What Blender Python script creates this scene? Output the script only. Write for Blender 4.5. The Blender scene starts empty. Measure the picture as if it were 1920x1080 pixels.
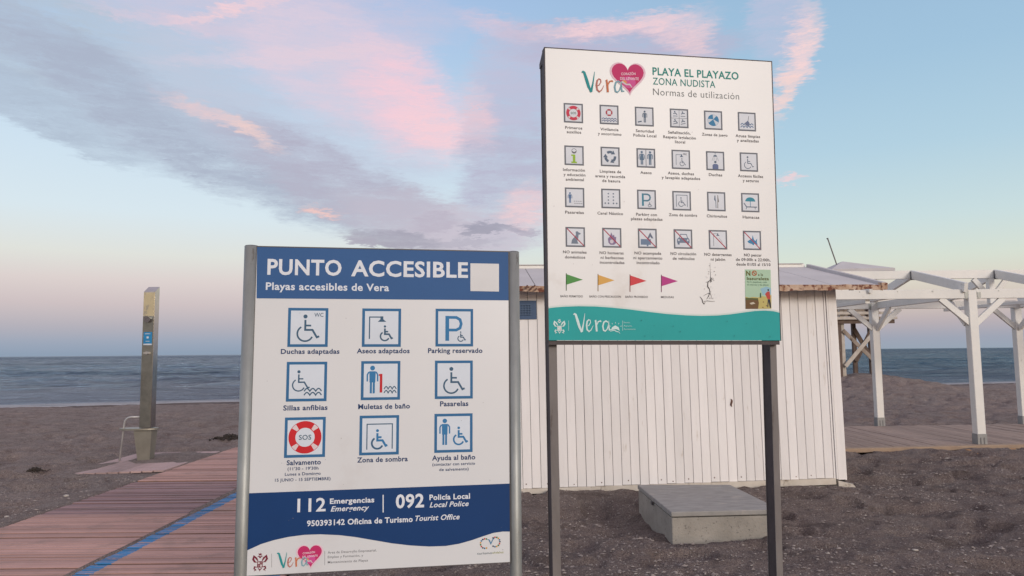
import bpy, bmesh, math, random
import numpy as np
from mathutils import Vector, Matrix

random.seed(7)
S = bpy.context.scene
COL = S.collection
R = math.radians

# ------------------------------------------------------------------ camera
cam_d = bpy.data.cameras.new('camera')
cam = bpy.data.objects.new('camera', cam_d)
COL.objects.link(cam)
S.camera = cam
cam_d.sensor_width = 36.0
cam_d.lens = 36.0 * 1380.0 / 1920.0
cam_d.clip_start = 0.05
cam_d.clip_end = 60000
cam.location = (0, 0, 1.55)
PITCH = math.atan(120.0 / 1380.0)
cam.rotation_euler = (Matrix.Rotation(math.pi / 2 + PITCH, 3, 'X') @ Matrix.Rotation(R(-0.52), 3, 'Z')).to_euler()

# ------------------------------------------------------------------ light
SUN_AZ = R(152)      # where the glow of the set sun is, clockwise from +Y (behind the camera, to the right)
SUN_EL = R(16)
sun_d = bpy.data.lights.new('sun', 'SUN')
sun_d.energy = 1.66
sun_d.angle = R(17)
sun_d.color = (1.0, 0.91, 0.84)
sun = bpy.data.objects.new('sun', sun_d)
COL.objects.link(sun)
sd = Vector((math.sin(SUN_AZ) * math.cos(SUN_EL), math.cos(SUN_AZ) * math.cos(SUN_EL), math.sin(SUN_EL)))
sun.rotation_euler = sd.to_track_quat('Z', 'Y').to_euler()

S.view_settings.view_transform = 'Standard'
S.view_settings.look = 'None'
S.view_settings.exposure = 0.0
S.view_settings.gamma = 1.0
S.view_settings.use_curve_mapping = False


def lin(c, a=1.0):
    o = []
    for v in c[:3]:
        v = v / 255.0
        o.append(v / 12.92 if v <= 0.04045 else ((v + 0.055) / 1.055) ** 2.4)
    return (o[0], o[1], o[2], a)


class NT:
    """small helper to write node graphs"""
    def __init__(s, tree):
        s.t = tree
        tree.nodes.clear()

    def n(s, typ, **kw):
        nd = s.t.nodes.new(typ)
        for k, v in kw.items():
            setattr(nd, k, v)
        return nd

    def put(s, nd, key, v):
        if v is None:
            return
        i = nd.inputs[key]
        if isinstance(v, bpy.types.NodeSocket):
            s.t.links.new(v, i)
        else:
            i.default_value = v

    def math(s, op, a, b=None, c=None, clamp=False):
        nd = s.n('ShaderNodeMath', operation=op, use_clamp=clamp)
        s.put(nd, 0, a); s.put(nd, 1, b); s.put(nd, 2, c)
        return nd.outputs[0]

    def vmath(s, op, a, b=None):
        nd = s.n('ShaderNodeVectorMath', operation=op)
        s.put(nd, 0, a); s.put(nd, 1, b)
        return nd.outputs['Value'] if op in ('LENGTH', 'DOT_PRODUCT', 'DISTANCE') else nd.outputs['Vector']

    def mapr(s, v, a, b, c=0.0, d=1.0, smooth=False):
        nd = s.n('ShaderNodeMapRange', interpolation_type='SMOOTHSTEP' if smooth else 'LINEAR')
        s.put(nd, 'Value', v); s.put(nd, 'From Min', a); s.put(nd, 'From Max', b); s.put(nd, 'To Min', c); s.put(nd, 'To Max', d)
        return nd.outputs['Result']

    def mix(s, f, a, b, blend='MIX'):
        nd = s.n('ShaderNodeMix', data_type='RGBA', blend_type=blend)
        s.put(nd, 0, f); s.put(nd, 6, a); s.put(nd, 7, b)
        return nd.outputs[2]

    def noise(s, vec, scale, detail=4, rough=0.55, dist=0.0, out='Fac'):
        nd = s.n('ShaderNodeTexNoise')
        s.put(nd, 'Vector', vec); s.put(nd, 'Scale', scale); s.put(nd, 'Detail', detail)
        s.put(nd, 'Roughness', rough); s.put(nd, 'Distortion', dist)
        return nd.outputs[out]

    def mapping(s, vec, loc=(0, 0, 0), rot=(0, 0, 0), sc=(1, 1, 1), typ='POINT'):
        nd = s.n('ShaderNodeMapping', vector_type=typ)
        s.put(nd, 'Vector', vec); s.put(nd, 'Location', loc); s.put(nd, 'Rotation', rot); s.put(nd, 'Scale', sc)
        return nd.outputs[0]

    def ramp(s, v, pts):
        nd = s.n('ShaderNodeValToRGB')
        e = nd.color_ramp.elements
        while len(e) > 1:
            e.remove(e[-1])
        e[0].position = pts[0][0]; e[0].color = pts[0][1]
        for p, c in pts[1:]:
            x = e.new(p); x.color = c
        s.put(nd, 0, v)
        return nd.outputs[0]

    def bump(s, h, strength, dist=0.01, normal=None):
        nd = s.n('ShaderNodeBump')
        s.put(nd, 'Height', h); s.put(nd, 'Strength', strength); s.put(nd, 'Distance', dist)
        if normal is not None:
            s.put(nd, 'Normal', normal)
        return nd.outputs[0]


# ------------------------------------------------------------------ sky
CLOUDS = [
    (-32.05, 20.07, 14.37, 4.38, -8.7, (178, 191, 208), 0.9),
    (-33.7, 16.1, 9.53, 1.44, -19.5, (170, 182, 202), 0.8),
    (-23.88, 15.48, 16.79, 2.71, -24.6, (168, 176, 197), 0.98),
    (-16.45, 18.98, 14.54, 5.72, -19.0, (190, 198, 218), 0.85),
    (-18.13, 24.64, 15.7, 2.78, 0.0, (206, 196, 216), 0.65),
    (-12.38, 12.03, 12.29, 2.99, -27.3, (175, 172, 193), 0.98),
    (-6.64, 9.93, 7.93, 2.46, -11.9, (186, 179, 197), 0.95),
    (-13.29, 21.47, 9.29, 4.22, -22.1, (220, 203, 219), 0.8),
    (-8.33, 19.28, 6.02, 3.69, -45.6, (242, 202, 214), 0.92),
    (-5.39, 17.01, 4.14, 2.1, -28.3, (246, 204, 212), 0.9),
    (-21.56, 24.2, 5.93, 0.44, 19.2, (242, 206, 212), 0.85),
    (-26.22, 22.8, 5.74, 0.55, -1.3, (224, 200, 214), 0.5),
    (-16.5, 21.76, 9.91, 0.72, 9.0, (228, 204, 216), 0.7),
    (-22.48, 17.14, 4.02, 0.6, -15.0, (226, 198, 202), 0.85),
    (-19.86, 16.21, 2.79, 0.58, -28.3, (240, 204, 198), 0.8),
    (-14.75, 10.7, 1.66, 0.36, -6.0, (242, 194, 188), 0.95),
    (-0.33, 14.44, 4.22, 7.48, -7.6, (182, 181, 204), 0.95),
    (0.36, 20.75, 3.62, 4.14, -5.7, (190, 190, 214), 0.85),
    (-2.85, 18.42, 1.7, 3.1, 13.0, (226, 196, 208), 0.85),
    (-1.1, 24.52, 3.39, 0.97, -16.3, (220, 196, 212), 0.7),
    (-2.47, 9.54, 6.29, 2.05, -0.6, (198, 188, 204), 0.8),
    (9.1, 22.62, 10.07, 1.92, -2.8, (186, 180, 204), 0.95),
    (8.3, 24.23, 7.75, 0.81, 2.8, (240, 206, 212), 0.9),
    (13.28, 24.02, 3.22, 1.22, -4.3, (240, 206, 212), 0.8),
    (14.86, 22.59, 1.36, 1.8, -6.1, (240, 206, 210), 0.7),
    (20.63, 24.01, 1.97, 3.69, -13.3, (198, 194, 218), 0.6),
    (21.71, 21.38, 1.2, 3.77, -14.9, (246, 212, 212), 0.95),
    (20.83, 18.23, 0.76, 2.14, -20.5, (248, 212, 204), 0.8),
    (20.96, 12.42, 1.09, 0.38, 3.1, (242, 206, 210), 0.95),
    (1.32, 11.16, 2.1, 1.96, -1.0, (240, 202, 206), 0.85),
    (-9.52, 8.79, 4.12, 0.69, -3.4, (158, 153, 174), 0.95),
    (-6.02, 10.02, 2.09, 0.82, 8.2, (178, 168, 188), 0.75),
    (-1.43, 9.7, 2.6, 0.49, -2.5, (154, 150, 172), 0.98),
    (1.09, 9.23, 1.26, 0.33, -8.7, (170, 163, 184), 0.8),
    (-4.15, 8.39, 3.76, 0.37, 2.8, (172, 166, 186), 0.85),
    (-11.14, 8.56, 1.82, 0.32, -5.0, (166, 160, 180), 0.9),
    (-7.88, 8.2, 2.89, 0.37, -1.6, (160, 155, 176), 0.9),
    (-2.69, 9.29, 1.68, 0.33, 11.6, (158, 153, 174), 0.9),
]
W = bpy.data.worlds.new('World')
S.world = W
W.use_nodes = True
g = NT(W.node_tree)
tc = g.n('ShaderNodeTexCoord')
dirv = g.vmath('NORMALIZE', tc.outputs['Generated'])
sp = g.n('ShaderNodeSeparateXYZ'); g.put(sp, 0, dirv)
az = g.math('MULTIPLY', g.math('ARCTAN2', sp.outputs[0], sp.outputs[1]), 57.2958)
el = g.math('MULTIPLY', g.math('ARCSINE', sp.outputs[2]), 57.2958)
t = g.mapr(el, 0.0, 90.0)
SKY_L = [(0, (136, 158, 182)), (.9, (146, 164, 188)), (2.0, (168, 170, 188)), (3.6, (196, 184, 194)), (5.2, (212, 200, 204)), (7.0, (217, 218, 216)),
         (10.0, (211, 225, 235)), (15, (201, 220, 237)), (20, (180, 205, 232)), (26, (164, 191, 228)), (40, (146, 172, 210)), (90, (120, 146, 190))]
SKY_R = [(0, (150, 166, 184)), (.8, (154, 164, 184)), (1.9, (180, 172, 182)), (3.2, (204, 190, 186)), (4.6, (214, 208, 198)), (6.2, (211, 220, 210)),
         (9.0, (198, 218, 222)), (14, (176, 206, 224)), (20, (160, 194, 220)), (26, (152, 186, 216)), (40, (140, 168, 206)), (90, (120, 146, 190))]
cl = g.ramp(t, [(e / 90.0, lin(c)) for e, c in SKY_L])
cr = g.ramp(t, [(e / 90.0, lin(c)) for e, c in SKY_R])
azf = g.mapr(az, -12, 20, smooth=True)
col = g.mix(azf, cl, cr)
# west glow behind the camera, where the sun went down
glow = g.vmath('DOT_PRODUCT', dirv, (sd.x, sd.y, 0.1))
glow = g.mapr(glow, 0.2, 1.0, smooth=True)
glow = g.math('MULTIPLY', glow, g.mapr(el, 45, 0, smooth=True))
col = g.mix(g.math('MULTIPLY', glow, 0.75), col, lin((255, 226, 186)))
ang = g.n('ShaderNodeCombineXYZ'); g.put(ang, 0, az); g.put(ang, 1, el)
A = ang.outputs[0]
# warp so that cloud edges fray
w1 = g.noise(g.mapping(A, sc=(.10, .16, 1)), 1.0, 3, .6, out='Color')
w2 = g.noise(g.mapping(A, rot=(0, 0, R(22)), sc=(.45, 1.5, 1)), 1.0, 5, .65, out='Color')
w1 = g.vmath('MULTIPLY', g.vmath('SUBTRACT', w1, (.5, .5, .5)), (4.0, 2.6, 0))
w2 = g.vmath('MULTIPLY', g.vmath('SUBTRACT', w2, (.5, .5, .5)), (2.6, 1.7, 0))
w3 = g.noise(g.mapping(A, rot=(0, 0, R(18)), sc=(1.1, 5.0, 1)), 1.0, 4, .65, out='Color')
w3 = g.vmath('MULTIPLY', g.vmath('SUBTRACT', w3, (.5, .5, .5)), (2.2, 1.1, 0))
w2 = g.vmath('ADD', w2, w3)
AW = g.vmath('ADD', g.vmath('ADD', A, w1), w2)
AWs = g.vmath('ADD', A, w2)
streak = g.noise(g.mapping(A, rot=(0, 0, R(24)), sc=(.16, 1.0, 1)), 1.0, 6, .62, .3)
ripple = g.noise(g.mapping(AW, rot=(0, 0, R(-8)), sc=(.30, 3.6, 1)), 1.0, 4, .6, .3)
streak2 = g.noise(g.mapping(AWs, rot=(0, 0, R(27)), sc=(.45, 4.2, 1)), 1.0, 5, .68, .3)
texg = g.mapr(g.math('ADD', g.math('MULTIPLY', streak, .75), g.math('MULTIPLY', streak2, .55)), .44, .80, .42, 1.14)
texp = g.mapr(g.math('ADD', g.math('MULTIPLY', streak, .6), g.math('MULTIPLY', ripple, .7)), .47, .80, .38, 1.2)
for (a0, e0, ra, re, rot, c, s) in CLOUDS:
    big = re > 1.2
    v = g.mapping(AW if big else AWs, loc=(a0, e0, 0), rot=(0, 0, R(rot)), sc=(ra, re, 1), typ='TEXTURE')
    pink = c[0] > c[2] + 1
    m = g.mapr(g.vmath('LENGTH', v), 1.25 if pink else 1.14, .25 if pink else .62, 0, 1, smooth=True)
    m = g.math('MULTIPLY', g.math('MULTIPLY', m, texp if pink else texg), s, clamp=True)
    col = g.mix(m, col, lin(c))
# thin high cloud to the sides and behind, as the part in view implies
outm = g.math('MULTIPLY', g.mapr(g.math('ABSOLUTE', az), 40, 60, smooth=True), g.mapr(g.noise(g.mapping(dirv, sc=(1, 1, 3)), 2.2, 5, .6), .48, .72, 0, .6))
outm = g.math('MULTIPLY', outm, g.mapr(el, 6, 16))
over = g.math('MULTIPLY', g.mapr(el, 27, 40, smooth=True), g.mapr(g.noise(g.mapping(dirv, sc=(1, 1, 1.5)), 2.6, 5, .6), .30, .60, .35, .9))  # unseen pink cloud overhead, added to warm the light on level surfaces
col = g.mix(g.math('MAXIMUM', outm, over), col, lin((212, 194, 202)))
bgA = g.n('ShaderNodeBackground'); g.put(bgA, 'Color', col); g.put(bgA, 'Strength', 0.96)
sky = g.n('ShaderNodeTexSky', sky_type='NISHITA', sun_disc=False)
sky.sun_elevation = R(3); sky.sun_rotation = SUN_AZ
bgB = g.n('ShaderNodeBackground'); g.put(bgB, 'Color', sky.outputs[0]); g.put(bgB, 'Strength', 0.03)
add = g.n('ShaderNodeAddShader'); g.t.links.new(bgA.outputs[0], add.inputs[0]); g.t.links.new(bgB.outputs[0], add.inputs[1])
wo = g.n('ShaderNodeOutputWorld'); g.t.links.new(add.outputs[0], wo.inputs[0])


# ------------------------------------------------------------------ materials
def mat(name, c1, c2=None, scale=6.0, rough=.7, metal=0.0, bump=0.0, bscale=40.0, stretch=(1, 1, 1), rnd=0.0,
        patch=None, patch_scale=3.0, patch_lo=.62, patch_hi=.72, spec=.5, coords='Object', detail=5):
    """base colour with mottling, optional patches of wear and a fine relief"""
    m = bpy.data.materials.new(name)
    m.use_nodes = True
    g = NT(m.node_tree)
    p = g.n('ShaderNodeBsdfPrincipled')
    o = g.n('ShaderNodeOutputMaterial'); g.t.links.new(p.outputs[0], o.inputs[0])
    v = g.n('ShaderNodeTexCoord').outputs[coords]
    v = g.mapping(v, sc=stretch)
    if rnd:
        oi = g.n('ShaderNodeObjectInfo')
        off = g.n('ShaderNodeCombineXYZ')
        k = g.math('MULTIPLY', oi.outputs['Random'], 37.0)
        g.put(off, 0, k); g.put(off, 1, k); g.put(off, 2, k)
        v = g.vmath('ADD', v, off.outputs[0])
    c2 = c2 or tuple(x * .8 for x in c1)
    col = g.mix(g.mapr(g.noise(v, scale, detail, .6), .32, .68), tuple(c1[:3]) + (1,), tuple(c2[:3]) + (1,))
    if patch:
        pm = g.mapr(g.noise(v, patch_scale, 6, .65), patch_lo, patch_hi, smooth=True)
        col = g.mix(pm, col, tuple(patch[:3]) + (1,))
    if rnd:
        hs = g.n('ShaderNodeHueSaturation')
        g.put(hs, 'Color', col); g.put(hs, 'Value', g.mapr(oi.outputs['Random'], 0, 1, 1 - rnd, 1 + rnd))
        col = hs.outputs[0]
    g.put(p, 'Base Color', col)
    g.put(p, 'Roughness', rough); g.put(p, 'Metallic', metal); g.put(p, 'Specular IOR Level', spec)
    if bump:
        g.put(p, 'Normal', g.bump(g.noise(v, bscale, 4, .6), bump, .01))
    return m


def flat(name, rgb, rough=.6, var=.05):
    """printed ink: one colour with a hint of fading"""
    c = lin(rgb)
    return mat(name, c, tuple(x * (1 - var * 2) for x in c[:3]), 3.0, rough, patch=tuple(min(1, x * 1.06 + .01) for x in c[:3]), patch_scale=60, patch_lo=.66, patch_hi=.7, spec=.3)


M = {}
M['white_paint'] = mat('white_paint', (.85, .82, .80), (.775, .745, .725), 2.5, .55, bump=.2, bscale=30, stretch=(3, 3, .5), rnd=.06,
                       patch=(.52, .45, .37), patch_scale=4.5, patch_lo=.63, patch_hi=.78)
M['beam_paint'] = mat('beam_paint', (.80, .78, .73), (.72, .71, .67), 2.0, .55, bump=.25, bscale=25, rnd=.05, patch=(.46, .43, .38), patch_scale=5, patch_lo=.64, patch_hi=.76)
M['skirt'] = mat('skirt_paint', (.68, .62, .54), (.52, .46, .38), 5, .75, bump=.25, bscale=40, patch=(.24, .19, .14), patch_scale=6, patch_lo=.56, patch_hi=.70)
M['roof'] = mat('roof_sheet', (.60, .575, .57), (.53, .505, .50), 1.2, .8, spec=.2, bump=.05, bscale=8, patch=(.36, .33, .32), patch_scale=2.5, patch_lo=.62, patch_hi=.8)
M['rust'] = mat('rusted_edge', (.62, .47, .36), (.42, .25, .15), 9, .8, bump=.4, bscale=50, patch=(.17, .055, .03), patch_scale=13, patch_lo=.50, patch_hi=.60)
M['dark'] = mat('dark_void', (.03, .026, .024), (.02, .018, .016), 5, .9)
M['vent_blue'] = mat('vent_blue', (.035, .085, .19), (.03, .07, .15), 8, .5)
M['vent_grid'] = mat('vent_grid', (.10, .17, .28), (.08, .13, .22), 8, .5)
M['galv'] = mat('galvanised_steel', (.36, .37, .355), (.27, .28, .265), 14, .5, metal=.45, bump=.1, bscale=60, stretch=(1, 1, .35),
                patch=(.20, .19, .17), patch_scale=22, patch_lo=.62, patch_hi=.70)
M['post_paint'] = mat('brown_grey_post', (.205, .185, .178), (.155, .138, .132), 10, .6, metal=.1, bump=.15, bscale=60, stretch=(1, 1, .3),
                      patch=(.09, .07, .06), patch_scale=14, patch_lo=.60, patch_hi=.70)
M['post_dark'] = mat('dark_brown_steel', (.085, .066, .066), (.06, .047, .047), 10, .65, bump=.15, bscale=60, patch=(.10, .07, .06), patch_scale=18, patch_lo=.6, patch_hi=.7)
M['panel_white'] = mat('sign_panel_white', (.765, .765, .755), (.745, .745, .735), 2.5, .38, patch=(.64, .61, .575), patch_scale=1.6, patch_lo=.58, patch_hi=.75)
M['panel_white_blue_sign'] = mat('sign_panel_pale', (.69, .70, .71), (.67, .68, .69), 2.5, .35, patch=(.61, .60, .60), patch_scale=1.4, patch_lo=.58, patch_hi=.75)
M['panel_edge'] = mat('sign_panel_edge', (.10, .09, .09), (.07, .06, .06), 8, .5)
M['steel'] = mat('stainless_steel', (.32, .315, .28), (.20, .20, .18), 5, .30, metal=.85, bump=.03, bscale=30, patch=(.30, .28, .24), patch_scale=9, patch_lo=.55, patch_hi=.7)
M['steel_pale'] = mat('pale_steel_pedestal', (.36, .34, .285), (.28, .265, .22), 5, .4, metal=.6, patch=(.33, .31, .26), patch_scale=7, patch_lo=.6, patch_hi=.75)
M['concrete'] = mat('concrete', (.38, .35, .31), (.26, .24, .21), 4, .9, bump=.5, bscale=70, patch=(.17, .155, .14), patch_scale=34, patch_lo=.60, patch_hi=.66)
M['concrete_lid'] = mat('concrete_lid', (.35, .335, .315), (.26, .25, .235), 7, .85, bump=.2, bscale=50, stretch=(1, 2.5, 1), patch=(.44, .39, .34), patch_scale=5, patch_lo=.56, patch_hi=.72)
M['decking'] = mat('decking', (.36, .265, .215), (.28, .20, .16), 6, .8, bump=.25, bscale=30, stretch=(4, .5, 1), rnd=.14)
M['deck_fascia'] = mat('deck_fascia', (.37, .27, .19), (.30, .21, .15), 6, .8, bump=.2, bscale=30, stretch=(.5, 3, 1))
M['orange_board'] = mat('orange_board', (.45, .24, .09), (.38, .19, .07), 6, .7)
M['tower_wood'] = mat('tower_wood', (.36, .30, .25), (.22, .17, .13), 5, .85, bump=.2, bscale=20, stretch=(2, 2, .6), patch=(.10, .07, .05), patch_scale=4, patch_lo=.55, patch_hi=.65)
M['tower_dark'] = mat('tower_dark_wood', (.15, .105, .08), (.09, .06, .05), 5, .85, bump=.2, bscale=20, stretch=(2, 2, .6), patch=(.28, .23, .18), patch_scale=4, patch_lo=.6, patch_hi=.7)
M['tower_pale'] = mat('tower_pale_wood', (.55, .50, .44), (.42, .37, .31), 5, .8, patch=(.2, .15, .11), patch_scale=3, patch_lo=.6, patch_hi=.7)
M['bracket'] = mat('bracket_steel', (.16, .16, .17), (.11, .11, .12), 9, .5, metal=.6)
M['shoe'] = mat('grey_post_shoe', (.30, .30, .295), (.24, .24, .235), 9, .6, metal=.2)
M['weed'] = mat('dry_seaweed', (.055, .042, .034), (.03, .024, .02), 20, .95, bump=.8, bscale=60)
M['shiny_steel'] = mat('shiny_steel', (.62, .60, .57), (.50, .48, .46), 6, .16, metal=1.0, bump=.02, bscale=20)
M['sunset_tinted'] = mat('sunset_tinted_steel', (.72, .62, .40), (.62, .53, .35), 8, .28, metal=.75, patch=(.45, .41, .33), patch_scale=12, patch_lo=.55, patch_hi=.62)  # gold tint paints the reflected sunset glow into the steel colour
M['chrome'] = mat('chrome', (.70, .69, .67), (.62, .61, .60), 8, .2, metal=.9)
M['sticker_blue'] = mat('sticker_blue', lin((40, 135, 185)), lin((35, 120, 170)), 8, .4)
M['sticker_white'] = mat('sticker_white', lin((215, 220, 225)), None, 8, .4)
M['rust_dark'] = mat('dark_rust', (.16, .075, .05), (.09, .045, .035), 20, .85, bump=.3)
M['rail_steel'] = mat('rail_steel', (.55, .54, .52), (.42, .41, .40), 8, .35, metal=.5)
M['stone'] = mat('gravel_stone', (.36, .31, .28), (.17, .14, .13), 2, .85, coords='Object')
M['shell'] = mat('shell_fragment', (.52, .47, .42), (.36, .32, .28), 2, .8)


def slat_mat(name, c1, c2, line=None):
    """ribbed composite decking; optionally with the blue line painted across it"""
    m = bpy.data.materials.new(name); m.use_nodes = True
    g = NT(m.node_tree)
    p = g.n('ShaderNodeBsdfPrincipled'); o = g.n('ShaderNodeOutputMaterial'); g.t.links.new(p.outputs[0], o.inputs[0])
    geo = g.n('ShaderNodeNewGeometry').outputs['Position']
    oi = g.n('ShaderNodeObjectInfo')
    v = g.mapping(geo, sc=(1.2, 8, 1))
    col = g.mix(g.mapr(g.noise(v, 2.2, 5, .6), .3, .7), tuple(c1) + (1,), tuple(c2) + (1,))
    dirt = g.mapr(g.noise(geo, 2.3, 6, .65), .50, .72, smooth=True)
    col = g.mix(g.math('MULTIPLY', dirt, .5), col, (.20, .15, .125, 1))
    sx = g.n('ShaderNodeSeparateXYZ'); g.put(sx, 0, geo)
    X = g.math('ADD', sx.outputs[0], g.math('MULTIPLY', g.math('SUBTRACT', g.noise(g.mapping(geo, sc=(0, 9, 0)), 3.0, 3), .5), .05))
    for (x0, x1) in (line or []):
        lm = g.math('MULTIPLY', g.math('GREATER_THAN', X, x0), g.math('LESS_THAN', X, x1))
        wear = g.mapr(g.noise(g.mapping(geo, sc=(2, 14, 1)), 3, 5, .7), .34, .50)
        col = g.mix(g.math('MULTIPLY', lm, wear), col, (.035, .20, .43, 1))
    hs = g.n('ShaderNodeHueSaturation'); g.put(hs, 'Color', col); g.put(hs, 'Value', g.mapr(oi.outputs['Random'], 0, 1, .76, 1.16))
    sandm = g.mapr(g.noise(geo, 60, 3, .8), .62, .66)
    fin = g.mix(g.math('MULTIPLY', sandm, .35), hs.outputs[0], (.17, .14, .125, 1))
    g.put(p, 'Base Color', fin); g.put(p, 'Roughness', .75)
    g.put(p, 'Normal', g.bump(g.noise(g.mapping(geo, sc=(2, 50, 1)), 2, 4, .6), .25, .01))
    return m


LINE = [(-3.18, -3.015), (-1.80, -1.65)]
M['slat'] = slat_mat('pink_composite_slat', (.52, .305, .255), (.42, .245, .205), LINE)
M['slat_old'] = slat_mat('old_purple_slat', (.32, .20, .198), (.24, .15, .152), LINE)
M['slat_pad'] = slat_mat('sandy_pad_slat', (.52, .36, .33), (.42, .30, .28), None)


def sand_material():
    m = bpy.data.materials.new('sand'); m.use_nodes = True
    g = NT(m.node_tree)
    p = g.n('ShaderNodeBsdfPrincipled'); o = g.n('ShaderNodeOutputMaterial'); g.t.links.new(p.outputs[0], o.inputs[0])
    geo = g.n('ShaderNodeNewGeometry').outputs['Position']
    a = g.mix(g.mapr(g.noise(geo, .35, 5, .6), .35, .65), (.36, .285, .255, 1), (.315, .265, .238, 1))
    a = g.mix(g.mapr(g.noise(geo, 2.6, 6, .7), .42, .68), a, (.215, .160, .142, 1))
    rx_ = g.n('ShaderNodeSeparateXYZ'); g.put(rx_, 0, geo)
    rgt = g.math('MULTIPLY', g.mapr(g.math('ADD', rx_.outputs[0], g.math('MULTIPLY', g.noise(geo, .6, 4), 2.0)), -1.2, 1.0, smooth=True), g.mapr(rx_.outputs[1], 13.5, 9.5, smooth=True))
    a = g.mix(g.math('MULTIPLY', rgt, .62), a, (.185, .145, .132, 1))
    # grit of several sizes: pale shell bits, dark grains
    vo = g.n('ShaderNodeTexVoronoi'); g.put(vo, 'Vector', geo); g.put(vo, 'Scale', 130.0)
    sc = g.n('ShaderNodeSeparateColor'); g.put(sc, 0, vo.outputs['Color'])
    a = g.mix(g.mapr(sc.outputs[0], .55, 1.0, 0, .42), a, (.42, .36, .32, 1))
    a = g.mix(g.mapr(sc.outputs[1], .6, 1.0, 0, .65), a, (.075, .058, .055, 1))
    a = g.mix(g.math('GREATER_THAN', sc.outputs[2], .985), a, (.5, .46, .42, 1))
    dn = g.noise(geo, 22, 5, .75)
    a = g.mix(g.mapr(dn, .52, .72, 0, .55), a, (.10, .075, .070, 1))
    # wet sand beside the water
    sx = g.n('ShaderNodeSeparateXYZ'); g.put(sx, 0, geo)
    wet = g.mapr(sx.outputs[2], -.90, -.99, 0, 1, smooth=True)
    a = g.mix(g.math('MULTIPLY', wet, .6), a, (.075, .060, .056, 1))
    hollow_shade = g.math('MULTIPLY', g.mapr(g.noise(g.mapping(geo, rot=(0, 0, R(12)), sc=(1.0, 1.9, 1)), 1.9, 5, .62), .50, .66, smooth=True), g.mapr(rx_.outputs[0], -2.5, 0, .15, 1))  # dark patches painted in for the shade of trodden hollows
    a = g.mix(g.math('MULTIPLY', g.math('MULTIPLY', hollow_shade, .55), g.mapr(rx_.outputs[1], 14, 9)), a, (.095, .073, .067, 1))
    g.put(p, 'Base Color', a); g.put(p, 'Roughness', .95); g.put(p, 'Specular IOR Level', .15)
    h = g.math('ADD', g.math('MULTIPLY', g.noise(geo, 14, 6, .7), 1.0), g.math('MULTIPLY', g.noise(geo, 60, 3, .7), .35))
    g.put(p, 'Normal', g.bump(h, 1.0, .07))
    return m


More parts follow.
